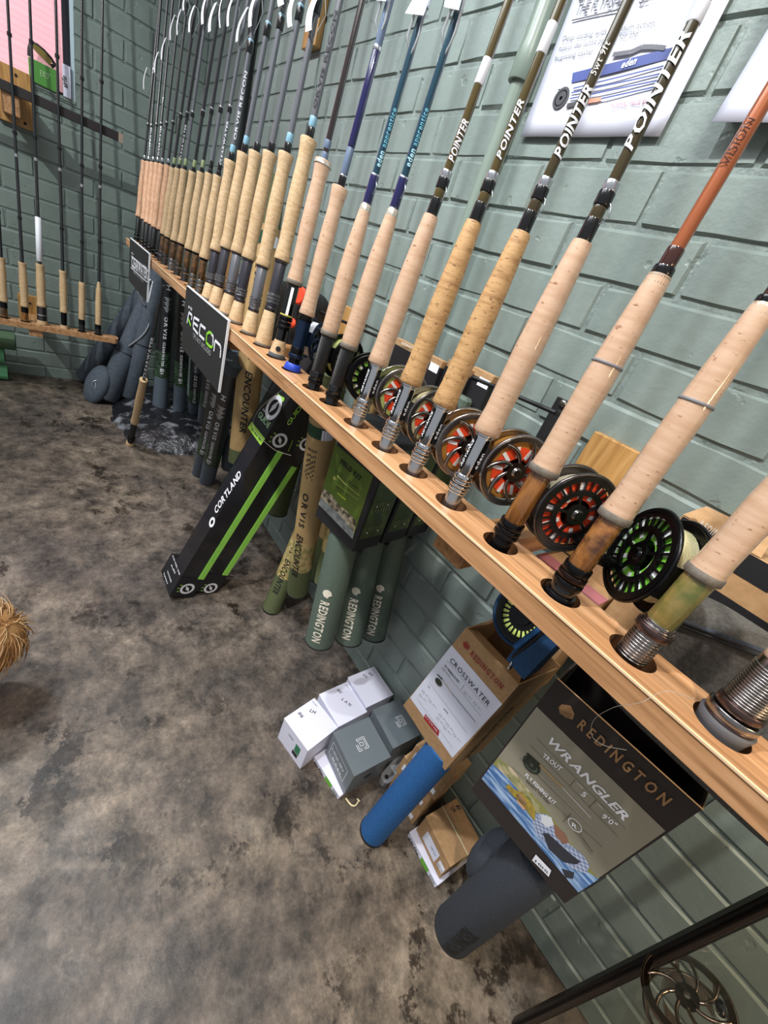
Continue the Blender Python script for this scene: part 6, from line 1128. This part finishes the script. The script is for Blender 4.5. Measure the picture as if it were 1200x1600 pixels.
# ================================================================== posters
POST = mat('poster_paper', '#d3d5e3', .5)
def poster(x0, x1, z0, z1, label, curl=0.0):
    t = thing('wall_poster', V(((x0 + x1) / 2, -.006, z0)), label, 'poster', None); n = 14; vs = []; y = -.008
    for j in range(n + 1):
        for i in range(n + 1):
            a, b = i / n, j / n; w = curl * ((1 - b) ** 3) * (.4 + .6 * (1 - a)) * .022; vs.append((x0 + (x1 - x0) * a, y - w - .0012 * math.sin(a * 9) * (1 - b), z0 + (z1 - z0) * b + w * .3))
    mb = MB(); mb.add(vs, [(j * (n + 1) + i, j * (n + 1) + i + 1, (j + 1) * (n + 1) + i + 1, (j + 1) * (n + 1) + i) for j in range(n) for i in range(n)], POST, True); o = mb.build('sheet', t); sm = o.modifiers.new('thickness', 'SOLIDIFY'); sm.thickness = .0006; sm.offset = 1
    return t, Face(V((x0, y - .002, z1)), V((x1, y - .002, z1)), V((x1, y - .002, z0)), V((x0, y - .002, z0)), V((0, -1, 0)))
pz0 = PY(920, 214, -.008).z; t, fc = poster(PY(813, 214.5, -.008).x, PY(1031, 213.5, -.008).x, pz0, pz0 + .42, 'white shop poster with blue rod tube picture on the wall above the chrome seats')
DG = mat('dark_grey_print', '#2f3036', .5); MG = mat('mid_grey_print', '#55565e', .5); NB = mat('poster_blue', '#2c3f86', .45)
fc.text('THE FLYFISHER', (898, 26), (979, 8), DG, .019, 'r', -.12, .06); fc.line((894, 33), (972, 15), .0022, DG); fc.line((904, -2), (960, -14), .0022, DG); fc.text('THEFLYFISHER.COM.AU', (901, 36), (960, 23), DG, .0035, 'r', 0, .25)
fc.text('$399.00', (998, 8), (1060, -8), DG, .017, 'r', -.1); fc.text('Deep loading with a medium action,', (879, 66), (1024, 41), DG, .0078, 'r', -.1); fc.text('makes this outfit perfect for the', (873, 81), (996, 58), DG, .0078, 'r', -.1); fc.text('beginning caster.', (867, 96), (929, 84), DG, .0078, 'r', -.1)
fc.poly([(895, 114), (1060, 72), (1062, 88), (893, 130)], NB); fc.text('eden', (970, 108), (993, 101), WHT, .010, 'b', .2); fc.pl([(958, 86), (985, 82), (1003, 74), (1022, 74), (1040, 76)], .006, MG)
for a, b in (((896, 139), (1046, 102)), ((893, 146), (1043, 114)), ((891, 155), (1040, 124)), ((940, 155), (1036, 134))): fc.line(a, b, .0022, NB)
fc.poly([(917, 155), (938, 152), (942, 155), (935, 159), (918, 162)], mat('cork_print_light', '#cf8f72', .5)); fc.line((886, 166), (917, 158), .007, DG); fc.disc((877, 154), .0165, DG); fc.disc((877, 154), .012, WHT, .0105); fc.disc((877, 154), .003, WHT); fc.line((872, 141), (886, 140), .002, DG)
fc.text('NORMAL PRICE $529.00', (954, 170), (1026, 161), mat('dull_red_print', '#a3556a', .5), .006, 'r', -.05); fc.build('poster_print', t)
x2 = PY(1110, 208, -.016).x; z2 = PY(1110, 208, -.016).z; t, fc = poster(x2, x2 + .30, z2, z2 + .42, 'white shop poster with curled lower corner at the right picture edge', 1.0)
fc.poly([(1172, 135), (1176, 120), (1190, 102), (1215, 98), (1230, 130), (1170, 145)], mat('dark_bag_print', '#35363f', .5)); fc.pl([(1174, 120), (1180, 123)], .002, DG); fc.disc((1160, 160), .0165, DG, .010); fc.disc((1160, 160), .006, DG); fc.line((1157, 152), (1172, 149), .002, DG)
for a, b in (((1184, 149), (1215, 143)), ((1180, 154), (1212, 150)), ((1176, 159), (1210, 157))): fc.line(a, b, .002, NB)
fc.line((1170, 168), (1200, 164), .006, MG); fc.build('poster_print', t)
# ================================================================== glass cabinet at the lower right
PB = PZ(800, 1589, 0); cx, cy = PB.x + .012, PB.y; t = thing('glass_cabinet', V((cx + .3, cy - .25, 0)), 'black framed glass display cabinet at the lower right corner', 'cabinet'); FR = mat('cabinet_frame', '#1a1614', .35, .3); H_ = 1.35; XE = cx + .75; YE = cy - .52
GL_ = bpy.data.materials.new('cabinet_glass'); GL_.use_nodes = True; nt = GL_.node_tree; nt.nodes.clear(); out = nt.nodes.new('ShaderNodeOutputMaterial'); mx = nt.nodes.new('ShaderNodeMixShader'); tr = nt.nodes.new('ShaderNodeBsdfTransparent'); tr.inputs[0].default_value = (.97, .96, .91, 1); gl = nt.nodes.new('ShaderNodeBsdfGlossy'); gl.inputs['Roughness'].default_value = .02; fr_ = nt.nodes.new('ShaderNodeLayerWeight'); fr_.inputs[0].default_value = .25; pw = nt.nodes.new('ShaderNodeMath'); pw.operation = 'MULTIPLY_ADD'; pw.inputs[1].default_value = .35; pw.inputs[2].default_value = .04; nt.links.new(fr_.outputs[1], pw.inputs[0])
nt.links.new(pw.outputs[0], mx.inputs[0]); nt.links.new(tr.outputs[0], mx.inputs[1]); nt.links.new(gl.outputs[0], mx.inputs[2]); nt.links.new(mx.outputs[0], out.inputs[0])
for (x, y) in ((cx, cy), (XE, cy), (XE, YE)):
    MB().bev((x - .009, y - .009, 0), (.018, 0, 0), (0, .018, 0), (0, 0, H_), FR, .002).build('post', t)
MB().bev((cx - .003, cy - .018, 0), (.006, 0, 0), (0, .009, 0), (0, 0, H_), mat('post_trim', '#3a2f29', .3, .5), .001).build('post_trim', t)
MB().cbox((cx + .013, cy - .010, H_ - .03), (XE - .013, cy + .010, H_), FR).build('frame_rail', t)
MB().add([(cx, YE, .02), (cx, cy - .010, .02), (cx, cy - .010, H_ - .02), (cx, YE, H_ - .02)], [(0, 1, 2, 3)], GL_).build('side_glass', t); MB().add([(cx + .010, cy, .02), (XE - .010, cy, .02), (XE - .010, cy, H_ - .02), (cx + .010, cy, H_ - .02)], [(0, 1, 2, 3)], GL_).build('back_glass', t)
rc = CAM + ray(1075, 1575) * .56; MB().add([(cx + .01, YE + .02, rc.z - .058), (XE - .014, YE + .02, rc.z - .058), (XE - .014, cy - .02, rc.z - .058), (cx + .01, cy - .02, rc.z - .058)], [(0, 1, 2, 3)], GL_).build('glass_shelf', t); print('REELPOS', rc, cx, cy, YE, XE)
t = thing('fly_reel', V((rc.x, rc.y, rc.z - .055)), 'large shiny reel standing inside the glass cabinet', 'reel'); nrm = (CAM - rc).normalized(); nrm = (nrm + V((-.35, .45, .25))).normalized()
BRZ = mat('warm_polished_metal', '#8a7668', .12, 1.0); mb = MB(); mb.torus(rc + nrm * .018, nrm, .052, .0030, BRZ, 56, 10); mb.torus(rc - nrm * .018, nrm, .052, .0030, BRZ, 56, 10); a_, b_ = perp(nrm)
for k in range(7):
    g = 6.2832 * k / 7; d = a_ * math.cos(g) + b_ * math.sin(g); mb.tube([rc + d * .052 - nrm * .018, rc + d * .052 + nrm * .018], .0028, BRZ, 8)
fo = mb.build('reel', t); mb = MB(); mb.ring(rc + nrm * .020, nrm, .044, .050, .003, BRZ, 50); mb.ring(rc + nrm * .020, nrm, .004, .014, .006, BRZ, 30); mb.lathe(rc, nrm, [(-.015, .030), (.014, .030)], BRZ, 40, cap=False)
for k in range(8):
    pts = []
    for q in range(9): s = q / 8; g = 6.2832 * k / 8 + .7 * s; d = a_ * math.cos(g) + b_ * math.sin(g); pts.append(rc + nrm * .020 + d * (.012 + .034 * s))
    mb.tube(pts, .0024, BRZ, 8)
mb.build('spool', fo); MB().lathe(rc + nrm * .02 + a_ * .036, nrm, [(0, .004), (.004, .006), (.018, .0055), (.022, .003)], BLK, 14).build('reel_handle', fo)
# ================================================================== the dog at the left picture edge
DOGM = mat('tan_fur', '#b08858', .7, c2='#8a6338', scale=25, detail=6); hc = PZ(-34, 1000, .22)
t = thing('dog', V((hc.x - .25, hc.y - .35, 0)), 'tan long haired dog, only the back of its head in view at the left', 'dog')
back = (PZ(-400, 1000, .22) - hc).normalized(); back.z = 0; back.normalize(); sd = V((-back.y, back.x, 0))
me_v = [hc + back * .02, hc + back * .12 + V((0, 0, .0)), hc + back * .24 + V((0, 0, .02)), hc + back * .46 + V((0, 0, .03)), hc + back * .62 + V((0, 0, .02))]
sk = [.070, .055, .095, .10, .075]; ed = [(0, 1), (1, 2), (2, 3), (3, 4)]
for base_i, d in ((2, .07), (2, -.07), (4, .07), (4, -.07)):
    b = me_v[base_i]; k = len(me_v); me_v += [b + sd * d - V((0, 0, .10)), V((b.x + sd.x * d, b.y + sd.y * d, .10)) + back * (.03 if base_i == 4 else 0), V((b.x + sd.x * d, b.y + sd.y * d, .022))]; ed += [(base_i, k), (k, k + 1), (k + 1, k + 2)]; sk += [.045, .026, .022]
k = len(me_v); me_v += [me_v[4] + back * .10 + V((0, 0, .06)), me_v[4] + back * .18 + V((0, 0, .12))]; ed += [(4, k), (k, k + 1)]; sk += [.03, .018]
k = len(me_v); me_v += [hc - V((0, 0, .045)) + back * .02 - sd * .05, hc - V((0, 0, .06)) + back * .03 - sd * .09]; ed += [(0, k), (k, k + 1)]; sk += [.040, .028]
me = bpy.data.meshes.new('body'); L = ORG[t.name]; me.from_pydata([p - L for p in me_v], ed, []); me.materials.append(DOGM); ob = bpy.data.objects.new('body', me); COL.objects.link(ob); ob.parent = t
ob.modifiers.new('skin', 'SKIN'); sv = me.skin_vertices[0].data
for i, r in enumerate(sk): sv[i].radius = (r, r)
sv[2].use_root = True; ss = ob.modifiers.new('smooth', 'SUBSURF'); ss.levels = 2; ss.render_levels = 2
rnd = random.Random(4); FURS = [mat('fur_gold', '#c79863', .5), mat('fur_brown', '#9a6c40', .5), mat('fur_pale', '#d9b688', .5)]; fur = MB()
for q in range(4200):
    d = V((rnd.gauss(0, 1), rnd.gauss(0, 1), rnd.gauss(0, 1))).normalized(); c0 = hc + back * (.0 + .14 * rnd.random() ** 2); P = c0 + V((d.x * .074, d.y * .074, d.z * .078)); sw = (V((0, 0, -1)) * .75 + back * .8 + V((rnd.uniform(-.22, .22), rnd.uniform(-.22, .22), rnd.uniform(-.15, .2)))); sw = (sw - d * sw.dot(d)).normalized(); ln = rnd.uniform(.035, .075); pts = [P + sw * ln * k / 4 + d * (.010 * math.sin(2.6 * k / 4 + rnd.random() * .4) - .004 * k / 4) for k in range(5)]
    fur.tube(pts, [.0009, .0010, .0009, .0007, .0002], FURS[q % 3], 3, cap=False)
o = fur.build('head_fur', t); o['kind'] = 'stuff'
MB().ellip(hc, (sd * .074, back * .080, V((0, 0, .076))), DOGM, 20, 12).build('head', t)
for s in (1, -1): MB().ellip(hc + sd * .062 * s + back * .02 - V((0, 0, .01)), (sd * .012, back * .03, V((0, 0, .05))), DOGM, 14, 10).build('ear', t)
# thin clear leader lines left on the rack
tag(MB().tube(smooth([PY(1085, 1092, -.42), PY(1040, 1080, -.425), PY(1000, 1098, -.44), PY(960, 1105, -.44), PY(928, 1125, -.42), PY(925, 1150, -.41), PY(945, 1165, -.41), PY(979, 1172, -.41)]), .00025, mat('clear_line', '#8f897c', .2, coat=1), 4).build('leader_line'), 'thin clear leader line hanging over the rack edge above the dark box', 'line')
tag(MB().tube(smooth([PY(466, 596, -.42), PY(440, 610, -.43), PY(405, 640, -.44), PY(396, 668, -.44), PY(425, 700, -.45), PY(455, 712, -.44)]), .0004, MC['clear_line'], 4).build('leader_line'), 'fine loop of leader line over the leaning black kit box', 'line')
